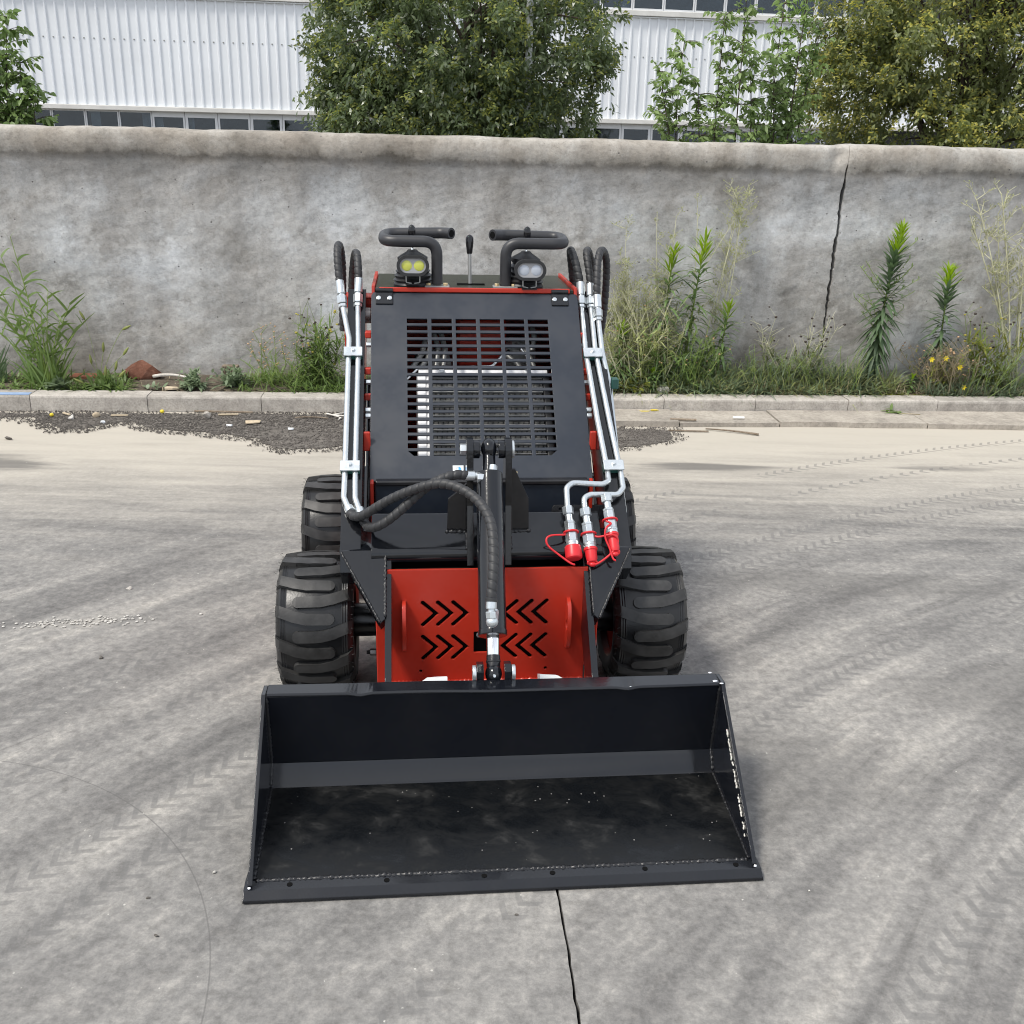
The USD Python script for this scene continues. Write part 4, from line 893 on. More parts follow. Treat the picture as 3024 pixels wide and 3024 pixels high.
for xc, y, hw in ((-.395, 1.342, .029), (-.395, 1.003, .029), (.372, 1.342, .030), (.392, 1.001, .031)):
    c = A([xc, y, armz(y, .018)])
    b = obj('pipe_clamp', cbox(c - AN * .004 , (hw * 1.94, .030, .022), .003, AB), 'green_block', T, label='green clamp block under a zinc plate')
    obj('clamp_plate', cbox(c + AN * .010, (hw * 2.0, .036, .006), .002, AB), 'zinc', b)
    obj('clamp_bolt', hexn(c + AN * .012 + AD * .003, c + AN * .019 + AD * .003, .0065), 'zinc', b)
obj('side_clamp', cbox((.436, 1.27, .905), (.022, .03, .034), .003), 'green_block', T)
def ferrule(a, b, nut=True, k=1.0):
    """crimped sleeve from the hose end a to the pipe end b, with hex nuts"""
    a, b = A(a, float), A(b, float); d = unit(b - a); L = np.linalg.norm(b - a)
    g = obj('hose_fitting', cat([cyl(a, a + d * L * .50, .0138 * k, 20, ch=.0015), cyl(a + d * L * .5, a + d * L * .60, .0095 * k, 14)]), 'zinc', T, smooth=30)
    obj('nut', cat([hexn(a + d * L * .56, a + d * L * .86, .0158 * k), hexn(a + d * L * .89, a + d * L * 1.0, .0138 * k)]), 'zinc', g)
ferrule((-.444, 1.545, 1.182), (-.433, 1.498, 1.104)); ferrule((-.382, 1.55, 1.190), (-.385, 1.502, 1.106))
ferrule((.356, 1.548, 1.185), (.356, 1.502, 1.108)); ferrule((.389, 1.548, 1.180), (.388, 1.502, 1.108)); ferrule((.405, 1.500, 1.150), (.407, 1.455, 1.074))
HS = [[(-.444, 1.546, 1.172), (-.448, 1.565, 1.215), (-.452, 1.60, 1.264), (-.451, 1.65, 1.287), (-.447, 1.70, 1.264), (-.446, 1.74, 1.195), (-.450, 1.76, 1.10), (-.452, 1.77, .98)],
      [(-.382, 1.551, 1.182), (-.384, 1.572, 1.226), (-.388, 1.61, 1.257), (-.396, 1.66, 1.260), (-.406, 1.71, 1.222), (-.415, 1.745, 1.15), (-.42, 1.76, 1.05), (-.42, 1.77, .95)],
      [(.356, 1.549, 1.176), (.346, 1.57, 1.230), (.335, 1.605, 1.272), (.333, 1.65, 1.280), (.346, 1.70, 1.226), (.362, 1.73, 1.13), (.37, 1.74, 1.02)],
      [(.389, 1.549, 1.170), (.387, 1.572, 1.222), (.383, 1.605, 1.267), (.392, 1.65, 1.281), (.414, 1.70, 1.243), (.434, 1.735, 1.17), (.444, 1.75, 1.07), (.446, 1.76, .95)],
      [(.405, 1.501, 1.142), (.407, 1.525, 1.204), (.415, 1.565, 1.257), (.434, 1.615, 1.285), (.460, 1.665, 1.255), (.472, 1.70, 1.172), (.474, 1.72, 1.08), (.468, 1.74, .97)]]
for h in HS: obj('hydraulic_hose', hose(h), 'hose_sleeve', T, smooth=60, label='black hose wrapped in spiral sleeve')
H1 = [(-.019, .403, .560), (-.016, .420, .590), (-.011, .455, .635), (-.010, .500, .678), (-.014, .545, .708), (-.034, .605, .734), (-.070, .655, .752), (-.129, .700, .760), (-.192, .735, .738), (-.257, .775, .699), (-.312, .805, .658), (-.350, .830, .626), (-.378, .858, .611), (-.392, .888, .617)]
H2 = [(-.060, .793, .752), (-.099, .782, .757), (-.145, .772, .744), (-.192, .765, .713), (-.239, .765, .668), (-.286, .775, .625), (-.320, .80, .599), (-.345, .845, .590), (-.362, .883, .612)]
for h in (H1, H2): obj('hydraulic_hose', hose(h, .0128), 'hose_sleeve', T, smooth=45, label='black hose wrapped in spiral sleeve, looping to the tilt cylinder')
def sleeve(a, b, r=.0138): return cyl(a, b, r, 20, ch=.0015)
obj('hose_fitting', cat([sleeve((-.389, .880, .617), (-.397, .897, .624)), sleeve((-.360, .874, .609), (-.366, .893, .621))]), 'zinc', T, smooth=30)
# banjo fittings on the tilt cylinder
e1 = c1 + ax * .10 + A([0, -.030, .018])
tf = obj('hose_fitting', cat([sleeve((-.066, .792, .752), (-.040, .796, .751)), cyl((-.042, .796, .751), (-.03, .797, .751), .010, 14)]), 'zinc', T, smooth=30)
obj('nut', cat([move(q_, (0, -.018, 0)) for q_ in [hexn((-.034, .797, .751), (-.012, .798, .750), .0145), cyl((-.012, .798, .750), (.006, .800, .748), .0125, 16), ball((.010, .802, .748), .0165), cyl((.008, .798, .747), (.012, .83, .772), .013, 14)]]), 'zinc', tf)
e2 = c1 + ax * .415
bf = obj('hose_fitting', cat([sleeve((-.019, .4015, .557), (-.020, .391, .534)), cyl((-.020, .391, .534), (-.020, .388, .527), .009, 14)]), 'zinc', T, smooth=30)
obj('nut', cat([hexn((-.020, .389, .529), (-.019, .384, .512), .0145), ball((-.018, .383, .503), .0155), cyl((-.018, .383, .503), (-.012, .42, .512), .014, 16)]), 'zinc', bf)
obj('sleeve_end', hose([(-.0195, .398, .550), (-.019, .402, .558)], .0148, .02), 'hose_sleeve', bf, smooth=45)

# --- quick couplers with red caps on a small black bracket
br = obj('coupler_bracket', extr(Polygon([(.207, .558), (.215, .600), (.222, .607), (.395, .606), (.402, .600), (.399, .560)]).difference(Point(.239, .594).buffer(.004)), .008, (0, .853, 0), (1, 0, 0), (0, .30, .95)), 'dark_paint', T)
br_b = obj('bracket_foot', cat([cbox((.206, .862, .552), (.012, .03, .02), .002), cbox((.400, .862, .552), (.012, .03, .02), .002)]), 'black_paint', br)
CP = [((.236, .862, .632), (.2445, .755, .512), .0235, 'wide round red dust cap'), ((.287, .858, .628), (.2955, .752, .508), .0175, 'narrow red dust cap with a pull tab'), ((.352, .885, .660), (.3615, .764, .534), .0165, 'small red dust cap with a pull tab')]
for a, b, rc, lb in CP:
    a, b = A(a), A(b); d = unit(b - a); L = np.linalg.norm(b - a)
    q = obj('quick_coupler', cat([hexn(a, a + d * .024, .0165), cyl(a + d * .02, a + d * .05, .0105, 16), hexn(a + d * .045, a + d * .053, .0165)]), 'zinc', T)
    obj('coupler_body', cat([hexn(a + d * .053, a + d * .078, .0162), hexn(a + d * .08, a + d * .108, .0185), cyl(a + d * .108, a + d * .128, .0175, 24, ch=.001), cyl(a + d * .112, a + d * .115, .0186, 24), cyl(a + d * .120, a + d * .123, .0186, 24)]), 'zinc', q)
    cp = obj('dust_cap', tube([a + d * .122, a + d * .124, a + d * (L - .012), a + d * (L - .003), a + d * L], [rc * .95, rc, rc * 1.05, rc * 1.0, rc * .85], 28) if rc > .02 else
        tube([a + d * .122, a + d * .124, a + d * .130, a + d * .132, a + d * (L - .006), a + d * (L + .004), a + d * (L + .005)], [rc * 1.05, rc * 1.14, rc * 1.14, rc, rc * .92, rc * .75, rc * .5], 28), 'cap_plastic', q, smooth=40, label=lb)
    if rc < .02: obj('pull_tab', cat([cbox(a + d * (L + .006), (.030, .008, .012), .003), ball(a + d * (L + .010) + A([0, -.004, 0]), .010, (1, .7, .7))]), 'cap_plastic', cp, smooth=40)
def strap(pts, r=.0030): return tube(spline(pts, 90), r, 8)
def ring(c, d, r):
    d = unit(d); u = unit(np.cross(d, [0, 0, 1.])); w = np.cross(d, u); t = np.linspace(0, 2 * PI, 40)
    return tube(A(c) + r * (np.cos(t)[:, None] * u + np.sin(t)[:, None] * w), .0032, 8)
dd = unit(A(CP[0][1]) - A(CP[0][0]))
rings = [A(CP[0][0]) + dd * .080, A(CP[1][0]) + unit(A(CP[1][1]) - A(CP[1][0])) * .080, A(CP[2][0]) + unit(A(CP[2][1]) - A(CP[2][0])) * .082]
for k, rg in enumerate(rings): obj('cap_strap', cat([ring(rg, A(CP[k][1]) - A(CP[k][0]), .0205)]), 'cap_plastic', T, smooth=True)
obj('cap_strap', strap([rings[0] + A([-.018, -.012, .0]), (.200, .785, .575), (.168, .775, .572), (.166, .765, .556), (.195, .755, .530), (.232, .735, .508), (.243, .733, .505)]), 'cap_plastic', T, smooth=True)
obj('cap_strap', strap([rings[1] + A([.016, -.014, .0]), (.330, .78, .572), (.355, .775, .577), (.372, .775, .560), (.362, .76, .540), (.340, .748, .522), (.312, .738, .506), (.300, .736, .503)]), 'cap_plastic', T, smooth=True)
obj('cap_strap', strap([rings[2] + A([-.015, -.014, .004]), (.352, .795, .602), (.338, .785, .595), (.335, .772, .568), (.346, .758, .542), (.354, .742, .518), (.362, .738, .514)]), 'cap_plastic', T, smooth=True)

# --- controls on the deck: grab handles, work lamps, joysticks
def handle(s, x0):
    P = [(x0, 1.545, 1.176), (x0, 1.545, 1.312), (s * .298, 1.545, 1.312), (s * .298, 1.665, 1.325), (s * .105, 1.665, 1.330), (s * .074, 1.635, 1.331)]
    if s > 0: P = [(x0, 1.545, 1.174), (x0, 1.545, 1.310), (.298, 1.545, 1.310), (.298, 1.665, 1.322), (.100, 1.665, 1.326), (.064, 1.635, 1.328)]
    Q = A(P); q = fillet(P, .045, 10)
    h = obj('grab_handle', tube(q, .0185, 24), 'grip_foam', T, smooth=40)
    d = unit(q[-1] - q[-2]); obj('tube_end', cyl(q[-1] - d * .001, q[-1] + d * .0012, .0115, 20), 'void_dark', h)
    obj('handle_base', cbox((x0, 1.545, 1.168), (.082, .045, .009), .002), 'grey_steel', h)
    for dx in (-.028, .028): obj('bolt', hexn((x0 + dx, 1.54, 1.1725), (x0 + dx, 1.54, 1.180), .0085), 'gold_zinc', h)
handle(-1, -.125); handle(1, .102)
def boot(x, y, lean):
    zs = [1.165, 1.172, 1.180, 1.186, 1.192, 1.200, 1.207, 1.214, 1.221, 1.230, 1.240, 1.250, 1.258, 1.268, 1.276, 1.285]
    rs = [.064, .066, .060, .067, .058, .063, .053, .058, .048, .053, .042, .050, .050, .034, .020, .012]
    P = A([[x + lean * (z - 1.165), y, z] for z in zs]); Q, R = [], []
    for k in range(len(zs) - 1):
        for t in (0, .33, .66): Q.append(P[k] * (1 - t) + P[k + 1] * t); R.append(rs[k] * (1 - t) + rs[k + 1] * t)
    b = obj('joystick_boot', tube(Q, R, 28), 'boot_rubber', T, smooth=50, label='ribbed black rubber joystick boot')
    tx = x + lean * .12
    obj('joystick_rod', cyl((tx, y, 1.28), (x + lean * .16, y + .01, 1.335), .005, 10), 'chrome', b, smooth=True)
    kx = x + lean * .18
    obj('joystick_knob', tube([(kx, y + .012, z) for z in (1.318, 1.320, 1.340, 1.352, 1.358, 1.361)], [.009, .0115, .0125, .011, .007, .001], 20), 'gloss_knob', b, smooth=True)
boot(-.203, 1.585, -.02); boot(.168, 1.585, .05)
def lamp(x, z, y, mname, lb):
    def stad(w, h): return LineString([(-w + h, 0), (w - h, 0)]).buffer(h, resolution=10)
    body = cat([extr(stad(.0505, .031), .030, (x, y + .010, z)), extr(stad(.046, .027), .02, (x, y + .03, z))])
    rim = extr(stad(.0525, .033).difference(stad(.0425, .0235)), .012, (x, y - .008, z))
    l = obj('work_lamp', cat([body, rim]), 'rubber', T, smooth=30, label=lb)
    obj('lamp_face', extr(stad(.043, .024), .003, (x, y - .0055, z)), 'lens_face', l)
    for dx in (-.020, .020):
        m = ball((0, 0, 0), .0175, (1, .22, 1), 3); obj('lens', move(m, (x + dx, y - .006, z)), mname, l, smooth=True)
        if 0: obj('lens_core', move(ball((0, 0, 0), .0048, (1, .4, 1), 2), (x + dx + .001, y - .0090, z - .002)), 'lens_face', l, smooth=True)
    for dx in (-.022, .022): obj('lamp_bracket', tube(fillet([(x + dx, y + .005, z - .028), (x + dx, y + .004, z - .055), (x + dx * .2, y + .006, z - .058)], .004), .0022, 8), 'grey_steel', l, smooth=True)
    obj('lamp_bracket', cbox((x, y + .014, z - .062), (.05, .03, .004), .001), 'dark_paint', l)
lamp(-.204, 1.240, 1.500, 'lens_yellow', 'oval twin work lamp with yellow lenses')
lamp(.179, 1.230, 1.500, 'lens_clear', 'oval twin work lamp with clear lenses')
lv = obj('drive_lever', cyl((-.011, 1.632, 1.16), (-.012, 1.65, 1.272), .0062, 12), 'grey_steel', T, smooth=True)
obj('lever_knob', tube([(-.012, 1.650 + .16 * (z - 1.27), z) for z in (1.264, 1.267, 1.30, 1.315, 1.323, 1.327)], [.0085, .0095, .0135, .0135, .009, .001], 20), 'gloss_knob', lv, smooth=True)
obj('control_panel', cbox((0, 1.92, 1.0), (.5, .05, .26), .01), 'dark_paint', T)

# ------------------------------------------------------------------ trees and saplings behind the wall
def foliage(rng, C, per, L, W, spread, droop=.35, down=.5, out=None, nseg=2):
    """leaves in small whorls round the twig tips C"""
    n = len(C) * per
    base = np.repeat(C, per, 0) + rng.normal(0, spread, (n, 3))
    D = rdir(rng, n); D[:, 2] = D[:, 2] * .6 - down
    if out is not None: D += np.repeat(out, per, 0) * .55
    D = unit(D); side = unit(np.cross(D, unit(rng.normal(0, 1, (n, 3)) + A([0, 0, 1.2]))))
    return ribbons(base, D, L * rng.uniform(.65, 1.2, n), W * rng.uniform(.75, 1.25, n), droop, nseg, side)

def tree(name, label, loc, blobs, trunk_h, seed, leaf, young, n_cl, n_young, L=.095, W=.034, gaps=.40, group=None):
    rng = np.random.default_rng(seed)
    t = thing(name, label, 'tree', loc, group=group)
    wts = A([b[1][0] * b[1][1] + b[1][0] * b[1][2] for b in blobs]); wts = wts / wts.sum()
    C, O = [], []
    for (c, r), w in zip(blobs, wts):
        k = int(n_cl * w); d = rdir(rng, k * 3)
        f = 1 - .62 * rng.uniform(0, 1, (k * 3, 1)) ** 1.7
        lump = .86 + .30 * meshkit.fbm(d * 2.6 + seed, 3, seed)[:, None]
        p = A(c) + d * A(r) * f * lump; nb = max(40, int(k / 26)); hub = p[rng.choice(len(p), nb, False)]; hi = rng.integers(0, nb, len(p)); p = np.where((rng.uniform(0, 1, len(p)) < .62)[:, None], hub[hi] + rng.normal(0, .085, p.shape) * A([1, 1, .7]), p)
        keep = meshkit.fbm(p * 2.3 + seed, 3, seed + 5) + .10 * rng.normal(0, 1, k * 3) > gaps
        C.append(p[keep][:k]); O.append(d[keep][:k])
    C, O = np.vstack(C), np.vstack(O)
    # trunk and limbs reach into the crown
    cc = A(blobs[0][0]); top = cc * A([.5, .5, 1.0])
    ms = [tube(spline([(0, 0, -.15), (.02, .01, trunk_h * .5), top * A([.6, .6, 0]) + A([0, 0, trunk_h]), top], 16), np.linspace(.085, .03, 16), 9)]
    for i in rng.choice(len(C), 60, False):
        z0 = rng.uniform(trunk_h * .6, max(trunk_h * .65, min(C[i][2], cc[2] + .3))); a = A([top[0] * .5 * z0 / top[2], top[1] * .5, z0]); b = C[i]
        ms.append(tube(spline([a, (a + b) / 2 + A([0, 0, .12]) + rng.normal(0, .05, 3), b], 8), np.linspace(.024, .004, 8), 5, False))
    obj('trunk', cat(ms), 'bark', t, smooth=True)
    obj('crown', foliage(rng, C, 9, L, W, .028, down=.22, out=O), leaf, t, kind='stuff')
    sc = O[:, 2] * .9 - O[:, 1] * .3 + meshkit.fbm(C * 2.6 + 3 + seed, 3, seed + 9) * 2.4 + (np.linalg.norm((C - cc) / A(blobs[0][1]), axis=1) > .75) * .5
    i = np.argsort(-sc)[:n_young]
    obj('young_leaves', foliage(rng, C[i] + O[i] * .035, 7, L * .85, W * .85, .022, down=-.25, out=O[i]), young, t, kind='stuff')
    return t
tree('evergreen_tree', 'broad dense evergreen tree in the middle behind the wall, wrapped round the white pole', (-.55, 11.0, 0),
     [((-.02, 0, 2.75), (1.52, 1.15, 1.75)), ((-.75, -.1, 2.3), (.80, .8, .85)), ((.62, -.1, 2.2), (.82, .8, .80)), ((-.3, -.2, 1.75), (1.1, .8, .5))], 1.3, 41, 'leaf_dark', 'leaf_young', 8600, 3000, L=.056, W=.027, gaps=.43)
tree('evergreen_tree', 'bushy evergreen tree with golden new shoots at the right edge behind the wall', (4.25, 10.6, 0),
     [((.1, 0, 2.65), (1.65, 1.2, 1.8)), ((-.75, -.2, 2.0), (.80, .75, .85)), ((.9, -.2, 2.1), (.95, .8, 1.0)), ((-.35, -.1, 2.9), (1.0, .8, .9))], 1.3, 57, 'leaf_olive', 'leaf_gold', 8200, 4600, L=.048, W=.024, gaps=.41)

def sapling(label, loc, stems, seed, leaf='leaf_light', L=.058, W=.026, group=None):
    """whippy stems with leaves set alternately along side shoots"""
    rng = np.random.default_rng(seed); t = thing('sapling', label, 'sapling', loc, group=group); ms, B, D, S = [], [], [], []
    for tip, h0 in stems:
        tip = A(tip, float); base = A([tip[0] * .35 + rng.normal(0, .04), tip[1] * .35 + rng.normal(0, .04), 0])
        P = spline([base, base * .4 + tip * .6 + A([rng.normal(0, .05), 0, -.05 * tip[2]]), tip], 26); ms.append(tube(P, np.linspace(.012, .003, 26), 5, False))
        for k in range(26):
            z = P[k][2]
            if z < h0: continue
            for q in range(4):
                d = unit(A([rng.normal(0, 1), rng.normal(0, .8), rng.uniform(.1, 1.5)])); l = rng.uniform(.12, .42) * (1 - .7 * k / 26) + .05
                sh = P[k] + d * np.linspace(0, l, 6)[:, None] + A([0, 0, -.25 * l]) * (np.linspace(0, 1, 6) ** 2)[:, None]
                ms.append(tube(sh, np.linspace(.0035, .0015, 6), 3, False))
                m = max(3, int(l / .026))
                for u in np.linspace(.15, 1, m):
                    p = sh[0] + (sh[-1] - sh[0]) * u
                    for sgn in (-1, 1):
                        sd = unit(np.cross(d, [0, 0, 1.])) * sgn
                        B.append(p); D.append(unit(sd * .8 + d * .5 + A([0, 0, -.45]) + rng.normal(0, .45, 3)))
    B, D = A(B), A(D); n = len(B)
    obj('stems', cat(ms), 'bark', t, smooth=True)
    side = unit(np.cross(D, unit(rng.normal(0, .8, (n, 3)) + A([0, -.6, .7]))))
    obj('leaves', ribbons(B, D, L * rng.uniform(.6, 1.15, n), W * rng.uniform(.75, 1.2, n), .3, 3, side), leaf, t, kind='stuff')
sapling('airy pale green sapling of several stems against the white hall, left of the golden tree', (1.75, 9.2, 0),
        [((-.62, 0, 2.18), 1.6), ((-.42, .1, 2.42), 1.6), ((-.12, 0, 2.62), 1.5), ((.02, -.1, 2.85), 1.5), ((-.28, .1, 2.1), 1.4), ((.12, .1, 2.35), 1.4)], 61)
sapling('upright pale green sapling touching the golden tree, in front of the upper windows', (2.30, 9.5, 0),
        [((.06, 0, 2.95), 1.5), ((-.12, .05, 2.75), 1.5), ((.22, .1, 2.55), 1.5), ((-.2, -.1, 2.3), 1.4), ((.0, .15, 2.45), 1.4)], 62)
sapling('dark green sapling at the left edge behind the wall', (-4.42, 9.0, 0), [((.30, 0, 2.45), 1.5), ((.36, 0, 2.12), 1.5), ((.1, .1, 2.5), 1.5), ((.42, 0, 1.92), 1.45), ((.05, 0, 2.2), 1.4)], 63, 'leaf_weed', .065, .032)
pole = obj('lamp_post', cat([cyl((.055, 10.42, -.13), (.050, 10.42, 4.6), .034, 20, .031), cyl((.055, 10.42, -.13), (.055, 10.42, .1), .06, 20)]), 'pole_paint', smooth=30, label='plain white lamp post rising through the middle evergreen tree', cat='pole')

# ------------------------------------------------------------------ weeds in the planting bed
GZ = .10
def plant(name, label, x, y, catg='weed', group=None): return thing(name, label, catg, SW(x, y, GZ - .01), SY, group)

def grass_clump(name, label, x, y, n, h, spread, lean, seed, leaf='leaf_weed', W=.011, tall=()):
    rng = np.random.default_rng(seed); t = plant(name, label, x, y, 'grass')
    B = np.c_[rng.normal(0, spread * .35, n), rng.normal(0, spread * .25, n), np.zeros(n)]
    D = unit(np.c_[rng.normal(0, lean, n) + B[:, 0] * 2, rng.normal(0, lean * .7, n), np.ones(n)])
    V, F = ribbons(B, D, h * rng.uniform(.45, 1.05, n), W * rng.uniform(.7, 1.2, n), rng.uniform(.02, .38, n), 6, unit(rng.normal(0, 1, (n, 3)) * A([1, 1, .1])), 'grass')
    obj('blades', (V, F), leaf, t, kind='stuff')
    for (tx, tz) in tall:                                             # jointed canes carrying blades
        P = spline([(0, 0, 0), (tx * .45, -.02, tz * .55), (tx, -.03, tz)], 14)
        c = obj('cane', tube(P, np.linspace(.0045, .002, 14), 6), 'stem_green', t, smooth=True)
        k = np.arange(4, 14); sgn = np.where(np.arange(len(k)) % 2, 1, -1)
        sgn = sgn * rng.choice([-1, 1]); Dk = unit(np.c_[sgn * rng.uniform(.35, 1.0, len(k)) + tx * .5, rng.normal(0, .35, len(k)), rng.uniform(.5, 1.2, len(k))])
        obj('cane_leaves', ribbons(P[k], Dk, rng.uniform(.10, .20, len(k)), .019, rng.uniform(.1, .6, len(k)), 6, unit(np.cross(Dk, unit(A([0, .8, .6]) + rng.normal(0, .5, (len(k), 3))))), 'grass'), leaf, c, kind='stuff')
    return t
grass_clump('tall_grass', 'tall clump of bright green cane grass by the wall at the left edge', -2.95, .30, 80, .40, .16, .40, 101, 'leaf_weed', .020,
            tall=((-.17, .80), (-.10, .92), (.20, .52), (-.32, .62), (.08, .60), (-.42, .50), (.02, .48), (.14, .44), (-.22, .46), (-.06, .66), (.26, .40), (-.12, .38), (-.28, .74)))
grass_clump('tall_grass', 'dark leafy grass tuft cut by the left edge of the photo', -3.34, .34, 90, .34, .16, .4, 102, 'leaf_deep', .014)

def rosette(label, x, y, n, h, seed, leaf='leaf_weed', W=.028, lobed=False):
    rng = np.random.default_rng(seed); t = plant('broadleaf_weed', label, x, y)
    a = rng.uniform(0, 2 * PI, n); el = rng.uniform(.25, 1.35, n)
    D = np.c_[np.cos(a) * np.cos(el), np.sin(a) * np.cos(el), np.sin(el)]
    B = np.c_[rng.normal(0, .025, n), rng.normal(0, .02, n), rng.uniform(0, .02, n)]
    V, F = ribbons(B, D, h * rng.uniform(.5, 1.1, n), W * rng.uniform(.7, 1.3, n), .35, 5, None, 'leaf')
    if lobed:
        k = n * 4; i = rng.integers(0, n, k); u = rng.uniform(.3, .95, k)
        B2 = B[i] + D[i] * (h * .8 * u)[:, None]; D2 = unit(D[i] + rdir(rng, k) * .9)
        V2, F2 = ribbons(B2, D2, h * .28, W * .8, .3, 3, None, 'leaf'); F = np.vstack([F, F2 + len(V)]); V = np.vstack([V, V2])
    obj('leaves', (V, F), leaf, t, kind='stuff'); return t
rosette('fresh green broad-leaved weed leaning on the kerb beside the rust-brown lump', -2.60, .24, 46, .17, 103, 'leaf_weed')
rosette('low dark broad-leaved weed between the cane grass and the brick piece', -2.86, .20, 34, .13, 104, 'leaf_grey', .034)
rosette('silvery lobed weed spilling over the kerb, left one of the pair', -2.02, .24, 44, .15, 105, 'leaf_grey', .024, True)
rosette('silvery lobed weed spilling over the kerb, right one of the pair', -1.80, .26, 46, .16, 106, 'leaf_grey', .024, True)
rosette('small grey-green seedling on bare grit left of the silvery weeds', -2.27, .20, 14, .07, 107, 'leaf_grey', .02)
rosette('yellow-green broad leaves on the kerb edge just right of the loader', .80, .24, 26, .13, 108, 'leaf_yellowgreen', .04, True)

def foxtail(label, x, y, heads, seed):
    rng = np.random.default_rng(seed); t = plant('foxtail_grass', label, x, y, 'grass')
    for (tx, tz, hx, hz) in heads:
        P = spline([(0, 0, 0), (tx * .5, 0, tz * .6), (tx, -.02, tz)], 10); s = obj('stalk', tube(P, .0013, 4, False), 'stem_green', t, smooth=True)
        e = P[-1]; d = unit(A([hx, 0, hz])); q = e + d * np.linspace(0, .065, 8)[:, None]
        obj('seed_head', tube(q, A([.003, .0065, .0085, .009, .0085, .007, .005, .001]), 8), 'foxtail', s, smooth=True)
    n = 10; D = unit(np.c_[rng.normal(0, .6, n), rng.normal(0, .4, n), np.ones(n)])
    obj('blades', ribbons(np.zeros((n, 3)), D, rng.uniform(.08, .2, n), .007, .4, 5, None, 'grass'), 'leaf_weed', t, kind='stuff')
foxtail('foxtail grass with nodding pale heads on long thin stalks over the brick piece', -2.64, .32, [(-.04, .42, -.45, .9), (.18, .36, .9, .45), (.05, .22, .1, 1), (.17, .20, .6, .8), (-.03, .14, -.1, 1), (.11, .10, .3, 1)], 111)
foxtail('short foxtail grass with three plump heads beside the rust-brown lump', -2.50, .22, [(.02, .08, .7, .7), (-.06, .09, .1, 1), (-.2, .04, -.8, .4)], 112)

def branchy(rng, base, h, lean, n1, n2, l2, r0=.003):
    """a stem with side shoots; returns tubes and shoot tips"""
    tip = A(base) + A([lean[0], lean[1], h]); P = spline([base, A(base) * .5 + tip * .5 + A([rng.normal(0, .02), rng.normal(0, .02), 0]), tip], 14)
    ms = [tube(P, np.linspace(r0, r0 * .5, 14), 5, False)]; tips, pts = [P[-1]], []
    for i in rng.integers(4, 14, n1):
        d = unit(A([rng.normal(0, .8), rng.normal(0, .6), rng.uniform(.5, 1.4)])); L = l2 * rng.uniform(.5, 1.1)
        q = P[i] + d * L; ms.append(tube(np.linspace(P[i], q, 4), np.linspace(r0 * .55, r0 * .3, 4), 3, False)); tips.append(q)
        for u in np.linspace(.2, 1, 4): pts.append(P[i] * (1 - u) + q * u)
        for _ in range(n2):
            u = rng.uniform(.4, 1); b = P[i] * (1 - u) + q * u; e = b + unit(A([rng.normal(0, .8), rng.normal(0, .8), rng.uniform(.2, 1.2)])) * L * .45
            ms.append(tube(np.linspace(b, e, 3), r0 * .28, 3, False)); tips.append(e); pts.append((b + e) / 2)
    return ms, A(tips), A(pts)

def flower_bush(label, x, y, w, h, nst, seed, stem, leaf, heads, name='flowering_weed', LL=.09, LW=.009, n1=6, n2=1, nleaf=14, hr=.008, lift=1.0, leafh=.75):
    rng = np.random.default_rng(seed); t = plant(name, label, x, y); ms, tips, LB, LD = [], [], [], []
    for _ in range(nst):
        b = A([rng.normal(0, w * .22), rng.normal(0, w * .14), 0]); ln = (rng.normal(0, w * .42), rng.normal(0, w * .2)); hh = h * rng.uniform(.55, 1.0)
        m, tp, pts = branchy(rng, b, hh, ln, n1, n2, h * .26 * lift); ms += m; tips.append(tp)
        for _ in range(nleaf):
            u = rng.uniform(.03, leafh); LB.append(b + A([ln[0], ln[1], hh]) * u); LD.append(unit(A([rng.normal(0, 1), rng.normal(0, .8), rng.uniform(-.1, 1.2)])))
    tips = np.vstack(tips)
    obj('stems', cat(ms), stem, t, smooth=True)
    LB, LD = A(LB), A(LD); n = len(LB)
    obj('leaves', ribbons(LB, LD, LL * rng.uniform(.5, 1.2, n), LW * rng.uniform(.7, 1.2, n), .25, 4, None, 'leaf'), leaf, t, kind='stuff')
    i0 = 0; rng.shuffle(tips)
    for (nm, mt, frac, r) in heads:
        k = int(len(tips) * frac); c = tips[i0:i0 + k]; i0 += k
        if k: obj(nm, dots(c, r, rng), mt, t, kind='stuff')
    return t
flower_bush('button-headed weed with yellow and dark seed heads, left of the loader', -1.27, .36, .26, .52, 18, 121, 'stem_green', 'leaf_weed', [('flower_heads', 'seed_gold', .34, .0085), ('seed_heads', 'seed_dark', .34, .009)], LL=.15, LW=.013, n1=4, n2=0, nleaf=34)
flower_bush('grey stalks with pale peach seed spikes left of the button-headed weed', -1.55, .34, .16, .36, 6, 122, 'stem_green', 'leaf_grey', [('seed_heads', 'seed_pale', .8, .006)], name='seeding_weed', LL=.05, LW=.007, n1=8, n2=1, nleaf=5)
flower_bush('dried weed with dark triangular seed heads in front of the wall crack', 1.95, .40, .40, .50, 13, 123, 'stem_pale', 'leaf_olive', [('seed_heads', 'seed_dark', .40, .0085)], name='seeding_weed', LL=.11, LW=.009, n1=5, n2=0, nleaf=32)
flower_bush('leafy weed crowded with yellow buttons and brown seed heads near the right edge', 3.27, .36, .30, .52, 17, 124, 'stem_green', 'leaf_yellowgreen', [('flower_heads', 'seed_gold', .30, .0085), ('seed_heads', 'seed_dark', .36, .0085)], LL=.12, LW=.012, n1=4, n2=0, nleaf=32)
